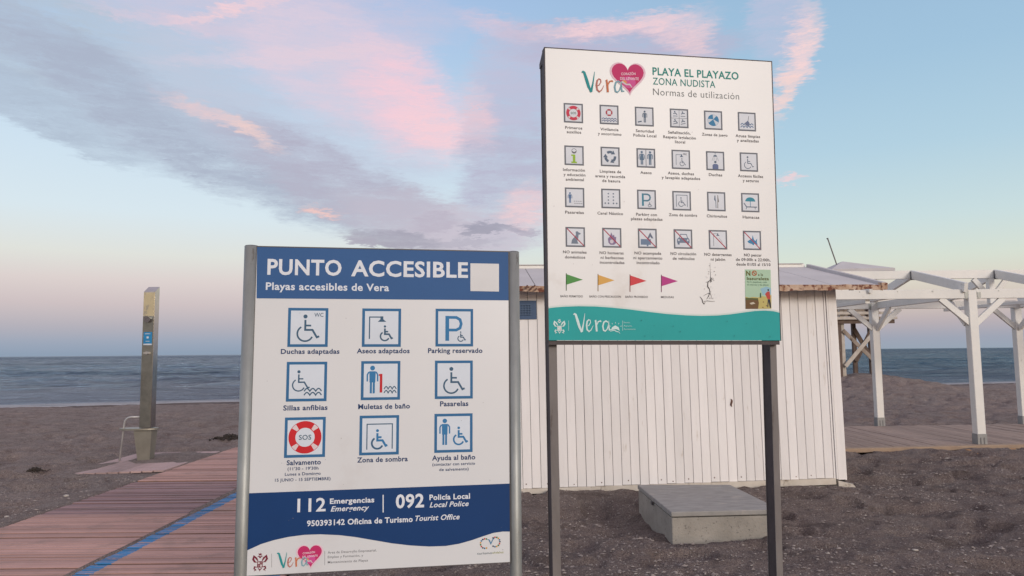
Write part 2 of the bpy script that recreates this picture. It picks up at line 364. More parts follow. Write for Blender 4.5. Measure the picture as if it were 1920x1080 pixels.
def sea_material():
    m = bpy.data.materials.new('sea_water'); m.use_nodes = True
    g = NT(m.node_tree)
    p = g.n('ShaderNodeBsdfPrincipled'); o = g.n('ShaderNodeOutputMaterial'); g.t.links.new(p.outputs[0], o.inputs[0])
    geo = g.n('ShaderNodeNewGeometry').outputs['Position']
    sx = g.n('ShaderNodeSeparateXYZ'); g.put(sx, 0, geo)
    # distance from the shore
    d = g.math('ADD', g.math('MULTIPLY', g.math('ADD', sx.outputs[0], 26.0), -.25), g.math('MULTIPLY', g.math('SUBTRACT', sx.outputs[1], 38.2), .968))
    deep = g.mapr(d, 0, 90, smooth=True)
    base = g.mix(deep, (.105, .105, .125, 1), (.018, .040, .072, 1))
    right = g.mapr(sx.outputs[0], -10, 30, smooth=True)
    base = g.mix(g.math('MULTIPLY', right, .5), base, (.004, .060, .12, 1))
    band = g.noise(g.mapping(geo, sc=(.004, .02, 1)), 1.0, 4, .6)
    base = g.mix(g.mapr(band, .4, .65, 0, .5), base, (.03, .045, .07, 1))
    # foam line where it breaks on the sand
    fn = g.noise(g.mapping(geo, sc=(.18, .8, 1)), 1.0, 5, .7)
    foam = g.math('MULTIPLY', g.mapr(g.math('ADD', d, g.math('MULTIPLY', fn, 3.0)), 4.0, 1.6, 0, 1, smooth=True), g.mapr(fn, .3, .5))
    wc = g.math('MULTIPLY', g.mapr(g.noise(g.mapping(geo, rot=(0, 0, R(14)), sc=(.12, .5, 1)), 1.0, 6, .75), .66, .74, 0, .6), g.mapr(d, 140, 5))
    base = g.mix(g.math('MAXIMUM', foam, wc), base, (.50, .47, .46, 1))
    h = g.math('ADD', g.noise(g.mapping(geo, rot=(0, 0, R(15)), sc=(.30, 1.1, 1)), 1.0, 6, .68), g.math('MULTIPLY', g.noise(g.mapping(geo, rot=(0, 0, R(-12)), sc=(1.2, 3.2, 1)), 1.0, 4, .6), .4))
    nrm = g.bump(h, 1.0, .9)
    # below the surface light is swallowed; above it the sky mirrors in countless small slopes, so the mirror never gets complete
    df = g.n('ShaderNodeBsdfDiffuse'); g.put(df, 'Color', base); g.put(df, 'Normal', nrm)
    gl = g.n('ShaderNodeBsdfGlossy'); g.put(gl, 'Color', (.80, .90, 1.0, 1)); g.put(gl, 'Roughness', g.mapr(foam, 0, 1, .12, .8)); g.put(gl, 'Normal', nrm)
    fl = g.noise(g.mapping(geo, rot=(0, 0, R(15)), sc=(.016, .060, 1)), 1.0, 10, .80)
    fl2 = g.noise(g.mapping(geo, rot=(0, 0, R(10)), sc=(.25, .55, 1)), 1.0, 8, .78)
    fr = g.n('ShaderNodeFresnel'); g.put(fr, 'IOR', 1.33); g.put(fr, 'Normal', nrm)
    fac = g.mapr(fr.outputs[0], 0, .8, .06, .80)
    fac = g.math('MULTIPLY', fac, g.mapr(g.math('ADD', g.math('MULTIPLY', fl, .55), g.math('MULTIPLY', fl2, .45)), .38, .60, .22, 1.75), clamp=True)
    fac = g.math('MULTIPLY', fac, g.mapr(right, 0, 1, 1.35, .88))
    fac = g.math('MULTIPLY', fac, g.mapr(d, 60, 900, 1.0, .55), clamp=True)
    fac = g.math('MULTIPLY', fac, g.mapr(g.math('MAXIMUM', foam, wc), 0, 1, 1, .3))
    mx = g.n('ShaderNodeMixShader'); g.put(mx, 0, fac); g.t.links.new(df.outputs[0], mx.inputs[1]); g.t.links.new(gl.outputs[0], mx.inputs[2])
    g.t.links.new(mx.outputs[0], o.inputs[0])
    g.t.nodes.remove(p)
    return m


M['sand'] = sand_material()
M['sea'] = sea_material()


# ------------------------------------------------------------------ object helpers
def tag(o, label=None, cat=None, group=None, kind=None):
    if label: o['label'] = label
    if cat: o['category'] = cat
    if group: o['group'] = group
    if kind: o['kind'] = kind
    return o


def thing(name, loc, label, cat, rotz=0, group=None):
    o = bpy.data.objects.new(name, None)
    o.empty_display_size = .2
    COL.objects.link(o)
    o.location = loc; o.rotation_euler = (0, 0, rotz)
    return tag(o, label, cat, group)


def wmat(o):
    m = Matrix.Translation(o.location) @ o.rotation_euler.to_matrix().to_4x4()
    return (wmat(o.parent) @ m) if o.parent else m


def obj(name, verts, faces, mats, parent=None, mi=None, smooth=False, origin=None):
    """verts in world metres; stored relative to the parent, with the origin in the middle of the piece"""
    me = bpy.data.meshes.new(name)
    V = [Vector(v) for v in verts]
    P = wmat(parent) if parent else Matrix.Identity(4)
    Pi = P.inverted()
    V = [Pi @ v for v in V]
    if origin is None:
        lo = Vector([min(v[i] for v in V) for i in range(3)]); hi = Vector([max(v[i] for v in V) for i in range(3)])
        c = (lo + hi) / 2
        if parent is None: c.z = lo.z
    else:
        c = Pi @ Vector(origin)
    me.from_pydata([v - c for v in V], [], faces)
    for m_ in (mats if isinstance(mats, (list, tuple)) else [mats]):
        me.materials.append(m_)
    if mi: me.polygons.foreach_set('material_index', mi)
    if smooth: me.polygons.foreach_set('use_smooth', [True] * len(me.polygons))
    me.update()
    o = bpy.data.objects.new(name, me)
    COL.objects.link(o)
    o.parent = parent
    o.location = c
    return o


class MB:
    """collects solids as world-space verts + faces"""
    def __init__(s): s.v = []; s.f = []; s.m = []

    def hexa(s, c, mi=0):
        b = len(s.v); s.v += [tuple(x) for x in c]
        for q in ((0, 3, 2, 1), (4, 5, 6, 7), (0, 1, 5, 4), (1, 2, 6, 5), (2, 3, 7, 6), (3, 0, 4, 7)):
            s.f.append(tuple(b + i for i in q)); s.m.append(mi)
        return s

    def box(s, x0, x1, y0, y1, z0, z1, mi=0):
        return s.hexa([(x0, y0, z0), (x1, y0, z0), (x1, y1, z0), (x0, y1, z0), (x0, y0, z1), (x1, y0, z1), (x1, y1, z1), (x0, y1, z1)], mi)

    def beam(s, a, b, w, h, up=(0, 0, 1), ch=.0, mi=0):
        """bar from a to b, w wide (sideways) and h tall (along up), optional chamfer"""
        a = Vector(a); b = Vector(b); d = (b - a).normalized(); up = Vector(up)
        side = d.cross(up).normalized(); u = side.cross(d).normalized()
        if ch <= 0:
            sec = [(-w / 2, -h / 2), (w / 2, -h / 2), (w / 2, h / 2), (-w / 2, h / 2)]
        else:
            sec = [(-w / 2 + ch, -h / 2), (w / 2 - ch, -h / 2), (w / 2, -h / 2 + ch), (w / 2, h / 2 - ch), (w / 2 - ch, h / 2), (-w / 2 + ch, h / 2), (-w / 2, h / 2 - ch), (-w / 2, -h / 2 + ch)]
        k = len(s.v); n = len(sec)
        for e in (a, b):
            for (p, q) in sec: s.v.append(tuple(e + side * p + u * q))
        s.f.append(tuple(k + i for i in range(n))); s.m.append(mi)
        s.f.append(tuple(k + n + i for i in reversed(range(n)))); s.m.append(mi)
        for i in range(n):
            j = (i + 1) % n
            s.f.append((k + i, k + n + i, k + n + j, k + j)); s.m.append(mi)
        return s

    def tube(s, pts, r, seg=14, cap=True, mi=0):
        pts = [Vector(p) for p in pts]
        k = len(s.v); prev = None
        for i, p in enumerate(pts):
            d = (pts[min(i + 1, len(pts) - 1)] - pts[max(i - 1, 0)]).normalized()
            ref = Vector((0, 1, 0)) if abs(d.z) > .7 else Vector((0, 0, 1))
            a = d.cross(ref).normalized() if prev is None else (prev - d * prev.dot(d)).normalized()
            prev = a; b = d.cross(a)
            rr = r[i] if isinstance(r, (list, tuple)) else r
            for j in range(seg):
                t_ = 2 * math.pi * j / seg
                s.v.append(tuple(p + a * math.cos(t_) * rr + b * math.sin(t_) * rr))
        for i in range(len(pts) - 1):
            for j in range(seg):
                j2 = (j + 1) % seg
                s.f.append((k + i * seg + j, k + i * seg + j2, k + (i + 1) * seg + j2, k + (i + 1) * seg + j)); s.m.append(mi)
        if cap:
            s.f.append(tuple(k + j for j in reversed(range(seg)))); s.m.append(mi)
            e = k + (len(pts) - 1) * seg
            s.f.append(tuple(e + j for j in range(seg))); s.m.append(mi)
        return s

    def prism(s, poly, off, mi=0):
        """polygon (list of 3D points) swept by off"""
        k = len(s.v); n = len(poly); off = Vector(off)
        for p in poly: s.v.append(tuple(p))
        for p in poly: s.v.append(tuple(Vector(p) + off))
        s.f.append(tuple(k + i for i in range(n))); s.m.append(mi)
        s.f.append(tuple(k + n + i for i in reversed(range(n)))); s.m.append(mi)
        for i in range(n):
            j = (i + 1) % n
            s.f.append((k + i, k + n + i, k + n + j, k + j)); s.m.append(mi)
        return s

    def build(s, name, m, parent=None, **kw):
        o = obj(name, s.v, s.f, m, parent, s.m if isinstance(m, (list, tuple)) else None, **kw)
        bm = bmesh.new(); bm.from_mesh(o.data); bmesh.ops.recalc_face_normals(bm, faces=bm.faces); bm.to_mesh(o.data); bm.free()
        return o


def smooth_sides(o):
    for p in o.data.polygons: p.use_smooth = len(p.vertices) == 4
    return o


# ------------------------------------------------------------------ terrain
def vnoise(x, y, seed=0):
    xi = np.floor(x).astype(np.int64); yi = np.floor(y).astype(np.int64)
    xf = x - xi; yf = y - yi
    u = xf * xf * xf * (xf * (xf * 6 - 15) + 10); v = yf * yf * yf * (yf * (yf * 6 - 15) + 10)

    def h(a, b):
        n = (a * 374761393 + b * 668265263 + seed * 974634777) & 0x7fffffff
        n = ((n ^ (n >> 13)) * 1274126177) & 0x7fffffff
        n = (n ^ (n >> 16)) & 0xffff
        return n / 65535.0 * 2 - 1
    return (h(xi, yi) * (1 - u) + h(xi + 1, yi) * u) * (1 - v) + (h(xi, yi + 1) * (1 - u) + h(xi + 1, yi + 1) * u) * v


def sst(a, b, x):
    t_ = np.clip((x - a) / (b - a), 0, 1)
    return t_ * t_ * (3 - 2 * t_)


SEA_Z = -1.0


def shore_d(x, y):
    return (x + 26) * -.25 + (y - 38.2) * .968


def inside(x, y, x0, x1, y0, y1, e):
    return sst(x0 - e, x0, x) * (1 - sst(x1, x1 + e, x)) * sst(y0 - e, y0, y) * (1 - sst(y1, y1 + e, y))


def sand_z(x, y):
    x = np.asarray(x, float); y = np.asarray(y, float)
    d = shore_d(x, y)
    z = -1.06 * sst(-27, 3, d) * 1.0 - np.clip(d - 1, 0, 200) * .05
    z = z + .62 * np.exp(-(((x - 12.3) / 2.9) ** 2 + ((y - 26.3) / 3.4) ** 2)) + .13 * np.exp(-(((x - 12.2) / 6) ** 2 + ((y - 27) / 5) ** 2))
    beach = 1 - sst(-3, 0, d)
    n = .045 * vnoise(x * .8, y * .9, 1) + .022 * vnoise(x * 2.1 + 5, y * 2.6, 2)
    f = vnoise(x * 3.6, y * 4.4, 3); f2 = vnoise(x * 7.5 + 3, y * 9.0, 4)
    foot = -.058 * sst(.12, .62, f) + .012 * sst(-.7, -.2, -f)          # trodden hollows and their rims
    n = n + foot + .017 * f2 - .016 * sst(.3, .7, vnoise(x * 6.2 + 9, y * 6.8 + 2, 14)) + .005 * vnoise(x * 16, y * 20, 5) + .003 * vnoise(x * 34, y * 40, 6)
    z = z + n * beach
    z = z - .10 * np.exp(-(((x - .95) / .38) ** 2 + ((y - 7.1) / .55) ** 2))
    z = z - .13 * inside(x, y, 1.35, 3.15, 8.40, 9.4, .06)
    z = z + .030 * np.exp(-(((x - 1.95) / .5) ** 2 + ((y - 6.14) / .14) ** 2)) + .035 * np.exp(-(((x - 3.3) / .5) ** 2 + ((y - 8.33) / .16) ** 2)) + .028 * np.exp(-(((x - .35) / .5) ** 2 + ((y - 8.14) / .12) ** 2))
    # bed under the boardwalk, the shower pad and the deck
    z = z * (1 - inside(x, y, -4.9, -1.4, -3, 12.7, .25)) + (-.14) * inside(x, y, -4.62, -1.64, -3, 12.5, .06)
    k = inside(x, y, -6.0, -4.7, 9.8, 12.0, .15)
    patch = .010 + .040 * np.exp(-(((x + 5.2) / .42) ** 2 + ((y - 11.2) / .5) ** 2)) + .034 * vnoise(x * 1.1 + 1.7, y * .75 + 3.4, 9) + .008 * vnoise(x * 5, y * 2.5, 11)
    z = z * (1 - k) + k * (patch - .022)
    z = z - .06 * inside(x, y, 3.9, 12.6, 11.45, 14.5, .1)
    return z


def polar_sheet(name, zfun, radii, front, back, m, wrap=True, cy=0.0):
    A_ = np.concatenate([np.linspace(-R(46), R(46), front), np.linspace(R(46), 2 * math.pi - R(46), back)[1:-1]]) if wrap else np.linspace(-R(60), R(60), front)
    rr, aa = np.meshgrid(radii, A_, indexing='ij')
    x = rr * np.sin(aa); y = rr * np.cos(aa) + cy
    z = zfun(x, y)
    nr, na = rr.shape
    V = np.stack([x, y, z], -1).reshape(-1, 3)
    i = np.arange(nr - 1)[:, None]; j = np.arange(na if wrap else na - 1)[None, :]
    j2 = (j + 1) % na
    F = np.stack([i * na + j, i * na + j2, (i + 1) * na + j2, (i + 1) * na + j], -1).reshape(-1, 4)
    me = bpy.data.meshes.new(name)
    me.vertices.add(len(V)); me.vertices.foreach_set('co', V.ravel().astype(np.float32))
    me.loops.add(F.size); me.loops.foreach_set('vertex_index', F.ravel().astype(np.int32))
    me.polygons.add(len(F)); me.polygons.foreach_set('loop_start', np.arange(0, F.size, 4, dtype=np.int32))
    me.polygons.foreach_set('loop_total', np.full(len(F), 4, dtype=np.int32))
    me.materials.append(m); me.update(calc_edges=True)
    me.polygons.foreach_set('use_smooth', [True] * len(F))
    o = bpy.data.objects.new(name, me); COL.objects.link(o)
    return o


rad = [0.02, .5, 1.2, 2.0, 2.8]
while rad[-1] < 75: rad.append(rad[-1] * 1.0068 if rad[-1] > 4.2 else rad[-1] * 1.02)
while rad[-1] < 9000: rad.append(rad[-1] * 1.25)
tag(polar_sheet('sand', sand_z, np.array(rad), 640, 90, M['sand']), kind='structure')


def sea_z(x, y):
    r = np.hypot(x, y); d = shore_d(x, y)
    c, s = math.cos(R(15)), math.sin(R(15))
    p = x * c + y * s; q = -x * s + y * c
    a = np.clip(d / 30, .10, 1) * (1 - sst(500, 2500, r))
    z = .20 * vnoise(p * .06, q * .17, 21) + .12 * vnoise(p * .17, q * .46, 22) + .06 * vnoise(p * .5 + 9, q * 1.2, 23)
    z = z + .13 * (1 - 2 * np.abs(vnoise(p * .11 + 4, q * .30, 24))) - .08
    return SEA_Z + z * a


sr = [26.0]
while sr[-1] < 220: sr.append(sr[-1] * 1.0042)
while sr[-1] < 700: sr.append(sr[-1] * 1.009)
while sr[-1] < 42000: sr.append(sr[-1] * 1.06)
tag(polar_sheet('sea', sea_z, np.array(sr), 820, 0, M['sea'], wrap=False), kind='structure')

# gravel and shell grit lying on the sand
def scatter(name, m, n, zones, smin, smax, seed):
    rs = np.random.RandomState(seed)
    V = []; F = []
    oct_v = np.array([(1, 0, 0), (0, 1, 0), (-1, 0, 0), (0, -1, 0), (0, 0, 1), (0, 0, -.5)], float)
    oct_f = np.array([(0, 1, 4), (1, 2, 4), (2, 3, 4), (3, 0, 4), (1, 0, 5), (2, 1, 5), (3, 2, 5), (0, 3, 5)])
    tot = sum(z[4] for z in zones); P = []
    for (x0, x1, y0, y1, wgt) in zones:
        k = int(n * wgt / tot)
        u = rs.rand(k)
        P.append(np.stack([rs.uniform(x0, x1, k), y0 + (y1 - y0) * u ** 1.4], -1))
    P = np.concatenate(P)
    ok = ~((P[:, 0] > -4.64) & (P[:, 0] < -1.6) & (P[:, 1] < 12.55)) & ~((P[:, 0] > -6.0) & (P[:, 0] < -4.7) & (P[:, 1] > 9.8) & (P[:, 1] < 12))
    ok &= ~((P[:, 0] > 3.9) & (P[:, 1] > 11.2) & (P[:, 1] < 14.6)) & ~((P[:, 0] > 1.15) & (P[:, 0] < 2.35) & (P[:, 1] > 6.1) & (P[:, 1] < 7.6)) & ~((P[:, 0] < 3.8) & (P[:, 0] > -.6) & (P[:, 1] > 8.25) & (P[:, 1] < 12.0))
    P = P[ok]
    clump = vnoise(P[:, 0] * 1.3, P[:, 1] * 1.3, seed + 40) + .5 * vnoise(P[:, 0] * 5, P[:, 1] * 5, seed + 41)
    P = P[clump > rs.uniform(-1.0, .8, len(P))]
    k = len(P)
    s = smin + (smax - smin) * rs.rand(k) ** 3
    sc = np.stack([s * rs.uniform(.7, 1.5, k), s * rs.uniform(.6, 1.2, k), s * rs.uniform(.35, .7, k)], -1)
    th = rs.rand(k) * 6.28
    Vv = oct_v[None] * sc[:, None, :] * (1 + .3 * rs.uniform(-1, 1, (k, 6, 1)))
    cx = Vv[..., 0] * np.cos(th)[:, None] - Vv[..., 1] * np.sin(th)[:, None]
    cy = Vv[..., 0] * np.sin(th)[:, None] + Vv[..., 1] * np.cos(th)[:, None]
    Vv = np.stack([cx + P[:, :1], cy + P[:, 1:2], Vv[..., 2] + (sand_z(P[:, 0], P[:, 1]) + s * .15)[:, None]], -1).reshape(-1, 3)
    F = (oct_f[None] + (np.arange(k) * 6)[:, None, None]).reshape(-1, 3)
    me = bpy.data.meshes.new(name)
    me.from_pydata(Vv.tolist(), [], F.tolist()); me.materials.append(m)
    o = bpy.data.objects.new(name, me); COL.objects.link(o)
    return o


Z1 = [(-7.5, -4.6, 6.2, 10.2, 3.2), (-1.6, 1.4, 5, 8.3, 2.4), (1, 7, 5, 10.8, 5.5), (3.5, 8.5, 7.6, 11.3, 3), (-12, -4.7, 8, 16, 1.6), (-3, 12, 14.6, 24, 2)]
tag(scatter('gravel', M['stone'], 30000, Z1, .004, .019, 3), 'small grey stones scattered over the beach sand', 'gravel', kind='stuff')
tag(scatter('shell_fragments', M['shell'], 3600, Z1, .003, .013, 5), 'pale shell fragments scattered over the beach sand', 'shells', kind='stuff')

# ------------------------------------------------------------------ left boardwalk: two columns of ribbed modules
walk = thing('boardwalk', (-3.1, 5.0, 0), 'pink ribbed boardwalk with a blue line, left of the blue sign', 'boardwalk')
walk['kind'] = 'structure'; del walk['category']
MOD = .93
nslat = 12


def slat_mesh(w, d, h, name):
    me = bpy.data.meshes.new(name)
    u = min(.022, d * .3)     # ribs are undercut, so the grooves between them are deep
    b = MB(); k = len(b.v)
    sec = [(-d / 2 + u, -h / 2), (d / 2 - u, -h / 2), (d / 2, h / 2 - .003), (d / 2 - .002, h / 2), (-d / 2 + .002, h / 2), (-d / 2, h / 2 - .003)]
    for sx_ in (-w / 2, w / 2): b.v += [(sx_, p, q) for p, q in sec]
    b.f = [tuple(range(6)), tuple(range(11, 5, -1))] + [(i, i + 6, (i + 1) % 6 + 6, (i + 1) % 6) for i in range(6)]
    me.from_pydata(b.v, [], b.f)
    bm = bmesh.new(); bm.from_mesh(me); bmesh.ops.recalc_face_normals(bm, faces=bm.faces); bm.to_mesh(me); bm.free()
    return me


def inst(name, me, m, parent, wloc, rotz=0, tilt=0):
    """a piece sharing its mesh with its like"""
    o = bpy.data.objects.new(name, me); COL.objects.link(o)
    if not me.materials: me.materials.append(m)
    o.parent = parent
    P = wmat(parent).inverted()
    o.location = P @ Vector(wloc)
    o.rotation_euler = (tilt, 0, rotz - parent.rotation_euler.z)
    return o


pitch = MOD / nslat
sm_new = slat_mesh(1.495, pitch - .015, .03, 'slat'); sm_old = slat_mesh(1.495, pitch - .022, .03, 'slat_old')
sm_right = slat_mesh(1.54, pitch - .015, .03, 'slat_wide')
sm_new.materials.append(M['slat']); sm_old.materials.append(M['slat_old']); sm_right.materials.append(M['slat'])
for colx, off in ((-3.915, 5.55), (-2.39, 5.64)):
    k0 = -2
    for k in range(k0, 8):
        old = (k in (2, 3)) if colx < -3 else (k in (4, 5))
        if colx > -3 and k > 6: continue
        for i in range(nslat):
            y = off + k * MOD + (i + .5) * pitch
            if y > 12.5 or y < 4.4: continue
            zt = random.uniform(-.0025, .0025) - (random.uniform(.002, .010) if old else 0)
            inst('slat', sm_right if colx > -3 else (sm_old if old else sm_new), None, walk, (colx + random.uniform(-.004, .004) + (.0 if not old else -.012), y - (-.014 if i == 0 else (.014 if i == nslat - 1 else 0)), -.015 + zt), tilt=random.uniform(-.008, .008))
b = MB()
for x in (-4.5, -3.9, -3.25, -2.95, -2.35, -1.75): b.box(x - .03, x + .03, 4.3, 12.5, -.09, -.034)
b.build('joist', M['tower_dark'], walk)
# sand blown into the seam between the two columns
sb = MB(); n = 70
pv = []
for i in range(n + 1):
    y = 4.6 + (12.3 - 4.6) * i / n
    wv = .002 + .010 * (float(vnoise(np.array([y * 1.3]), np.array([2.2]), 31)[0]) * .5 + .5) + (.045 if 7.45 < y < 12 else 0) + (.012 if y < 6 else 0)
    j = .012 * float(vnoise(np.array([y * 4]), np.array([7.2]), 33)[0])
    pv.append([(-3.18 - wv + j, y, -.002), (-3.165 - wv * .4, y, .010 + wv * .2), (-3.145 + j * .5, y, .004), (-3.125, y, -.012)])
V = [p for r_ in pv for p in r_]; F = [(i * 4 + j, i * 4 + j + 1, i * 4 + j + 5, i * 4 + j + 4) for i in range(n) for j in range(3)]
o = obj('seam_sand', V, F, M['sand'], walk, smooth=True); tag(o, kind='stuff')

# ------------------------------------------------------------------ shower and its pad
pad = thing('shower_pad', (-5.35, 10.9, 0), 'pad', 'pad')
for k_ in ('label', 'category'): del pad[k_]
pad['kind'] = 'structure'; pad['label'] = 'sand covered slatted pad under the beach shower'
pm = {}
edges = [-5.97 + .139 * i for i in range(10)]
for i in range(9):
    y0 = 9.86 + .03 * i - (.0 if i else 0); y1 = 12.02 - .02 * (8 - i) * .6
    o = MB().beam((edges[i] + .0695, y0, -.008), (edges[i] + .0695 + random.uniform(-.004, .004), y1, -.008), .131, .022, ch=.003).build('slat', M['slat_pad'], pad)

sh = thing('beach_shower', (-5.43, 11.05, 0), 'tall stainless steel beach shower column with small seat and hand rail', 'shower')
# pedestal, tapering downward
def frustum(mb, x0, x1, y0, y1, z0, X0, X1, Y0, Y1, z1):
    return mb.hexa([(x0, y0, z0), (x1, y0, z0), (x1, y1, z0), (x0, y1, z0), (X0, Y0, z1), (X1, Y0, z1), (X1, Y1, z1), (X0, Y1, z1)])
frustum(MB(), -5.52, -5.35, 10.985, 11.115, -.03, -5.585, -5.32, 10.96, 11.15, .44).build('pedestal', M['steel_pale'], sh)
col_ = MB()
col_.hexa([(-5.514, 10.98, .485), (-5.342, 10.98, .485), (-5.342, 11.12, .485), (-5.514, 11.12, .485), (-5.512, 10.98, 2.498), (-5.344, 10.98, 2.498), (-5.344, 11.12, 2.583), (-5.512, 11.12, 2.583)])
cc = col_.build('column', M['shiny_steel'], sh)
MB().box(-5.510, -5.350, 10.9755, 10.9796, .49, 2.13).build('dark_reflection_plate', M['steel'], cc)  # added plate; its darker, duller steel stands in for a dark reflection
MB().box(-5.508, -5.348, 10.9765, 10.9797, 2.135, 2.485).build('gold_reflection_plate', M['sunset_tinted'], cc)  # added plate carrying the painted sunset reflection
MB().tube([(-5.43, 10.9745, 2.10), (-5.43, 10.925, 2.085)], [.035, .05], 16).build('shower_head', M['chrome'], cc)
bt = MB().tube([(-5.43, 10.9745, 1.585), (-5.43, 10.95, 1.585)], [.03, .022], 16); bt.box(-5.475, -5.385, 10.953, 10.9745, 1.572, 1.598)
bt.build('push_button', M['chrome'], cc)
stk = MB().box(-5.492, -5.365, 10.9735, 10.9750, 1.70, 1.895).build('sticker', M['sticker_blue'], cc)
m_ = MB(); m_.box(-5.49, -5.367, 10.9722, 10.9733, 1.702, 1.722); m_.box(-5.445, -5.415, 10.9722, 10.9733, 1.80, 1.83); m_.box(-5.47, -5.39, 10.9722, 10.9733, 1.865, 1.873); m_.box(-5.46, -5.40, 10.9722, 10.9733, 1.755, 1.762)
tag(m_.build('sticker_print', M['sticker_white'], cc), kind='stuff')
# seat plate: lens shaped
N = 28; ring = [(-5.55 + .285 * math.cos(2 * math.pi * i / N), 11.05 + .125 * math.sin(2 * math.pi * i / N), .452) for i in range(N)]
MB().prism(ring, (0, 0, .026)).build('seat', M['steel_pale'], sh)
pts = [(-5.50, 11.05, .64), (-5.66, 11.04, .64)]
for i in range(1, 8):
    a = i / 8 * math.pi / 2
    pts.append((-5.66 - .10 * math.sin(a), 11.03, .54 + .10 * math.cos(a)))
pts += [(-5.765, 11.03, .50), (-5.80, 11.0, -.04)]
smooth_sides(MB().tube(pts, .0135, 12).build('hand_rail', M['rail_steel'], sh))

# ------------------------------------------------------------------ right deck
deck = thing('wooden_deck', (8.0, 12.9, 0), 'x', 'x')
for k_ in ('category',): del deck[k_]
deck['kind'] = 'structure'; deck['label'] = 'brown plank deck under the white pergola'
dz = .055
def front_y(x): return 11.30 + (x - 5.0) * .105
x = 3.9
while x < 13.2:
    w = .138
    y0 = front_y(x + w / 2) + .07
    y1 = 14.42 + (x - 6.4) * .06 + random.uniform(-.03, .03)
    o = MB().beam((x + w / 2, y0, dz - .014 + random.uniform(-.003, .003)), (x + w / 2 - .10 + .02, y1, dz - .014 + random.uniform(-.004, .004)), w - .008, .028, ch=.003).build('plank', M['decking'], deck)
    x += w
MB().beam((3.9, front_y(3.9), .024), (13.2, front_y(13.2), .024), .135, .064, ch=.006).build('edge_beam', M['deck_fascia'], deck)
b = MB()
for yy in (11.9, 12.8, 13.7): b.beam((3.95, yy, .0), (13.2, yy + .45, .0), .06, .05)
b.build('joist', M['tower_dark'], deck)
ob = MB().hexa([(6.78, 10.93, -.03), (7.42, 10.98, -.03), (7.6, 11.32, -.03), (6.8, 11.25, -.03), (6.78, 10.93, .012), (7.42, 10.98, .012), (7.6, 11.32, .03), (6.8, 11.25, .03)]).build('loose_board', M['orange_board'])
tag(ob, 'short orange board half buried in sand before the pergola deck', 'board')

# ------------------------------------------------------------------ pergola
pg = thing('pergola', (8.6, 13.0, 0), 'white wooden pergola with open gabled rafters standing on the deck', 'pergola')
FY, BY = 11.67, 14.55
RY = (FY + BY) / 2
PW = .135
posts = [(4.50, FY), (7.287, FY), (10.07, FY), (4.36, BY), (7.155, BY), (10.0, BY + .04), (12.85, FY), (12.85, BY)]
for (px, py) in posts:
    po = MB().beam((px, py, .215), (px - .01, py, 2.462), PW, PW, up=(0, 1, 0), ch=.006).build('post', M['beam_paint'], pg)
    s_ = MB().box(px - PW / 2 - .006, px + PW / 2 + .006, py - PW / 2 - .006, py + PW / 2 + .006, .0, .214)
    s_.build('post_shoe', M['shoe'], po)
    s2 = MB(); s2.box(px - .035, px - .02, py - PW / 2 - .011, py - PW / 2 - .007, .06, .16); s2.box(px + .02, px + .035, py - PW / 2 - .011, py - PW / 2 - .007, .06, .16)
    s2.build('bolt', M['bracket'], po)
def member(name, a, b, w=.07, h=.145, up=(0, 0, 1), m='beam_paint', ch=.004):
    return MB().beam(a, b, w, h, up, ch).build(name, M[m], pg)
for yy, xs in ((FY, (4.50, 7.287, 10.07, 12.85)), (BY, (4.36, 7.155, 10.0, 12.85))):
    for i in range(3):
        member('beam', (xs[i] + PW / 2 - .003, yy - .02, 2.402), (xs[i + 1] - PW / 2 + .003, yy - .02, 2.402))
for yy, dy in ((FY, 0), (BY, 0)):
    for (px, py) in posts:
        if abs(py - yy) > .1: continue
        for sg in (-1, 1):
            if 4.2 < px < 4.7 and sg < 0: continue
            member('brace', (px + sg * (PW / 2 - .03), py - .02, 1.93), (px + sg * .50, py - .02, 2.335), .05, .095)
# tie joists across, with knee braces down to the posts
for px in (4.43, 6.02, 7.22, 10.03, 12.85):
    member('tie_joist', (px, FY + (PW / 2 if px != 6.02 else .03), 2.402), (px, BY - (PW / 2 if px != 6.02 else .06), 2.402), .07, .13)
for px in (7.22, 10.03):
    member('brace', (px, FY + PW / 2 - .02, 1.93), (px, FY + .50, 2.345), .05, .095)
    member('brace', (px - .04, BY - PW / 2 + .02, 1.93), (px - .02, BY - .52, 2.345), .05, .095)
# ridge and rafters
RZ = 2.862
rx = [4.25, 5.66, 7.15, 8.64, 10.12, 11.6, 13.0]
for i in range(len(rx) - 1):
    member('ridge_beam', (rx[i] + .03, RY, RZ - .005), (rx[i + 1] - .03, RY, RZ + .0), .06, .15)
for X_ in rx:
    member('rafter', (X_, RY - .002, RZ + .005), (X_, FY - .12, 2.50), .058, .15)
    member('rafter', (X_, RY + .002, RZ + .005), (X_, BY + .12, 2.50), .058, .15)
    b = MB()
    for sg in (-1, 1): b.box(X_ + sg * .034 - .003, X_ + sg * .034 + .003, RY - .05, RY - .033, RZ - .10, RZ + .05); 
    b.box(X_ - .045, X_ + .045, RY - .055, RY - .05, RZ - .10, RZ - .04)
    b.build('bracket', M['bracket'], pg)
for X_ in (5.66, 8.55, 11.6):
    member('king_post', (X_, RY, 2.335), (X_, RY, RZ - .082), .10, .10, up=(0, 1, 0))
    for sg in (-1, 1): member('king_brace', (X_ + sg * .04, RY, 2.46), (X_ + sg * .30, RY, RZ - .085), .05, .09)
    member('tie_joist', (X_, FY + .03, 2.30), (X_, BY - .03, 2.30), .07, .06)
b = MB()
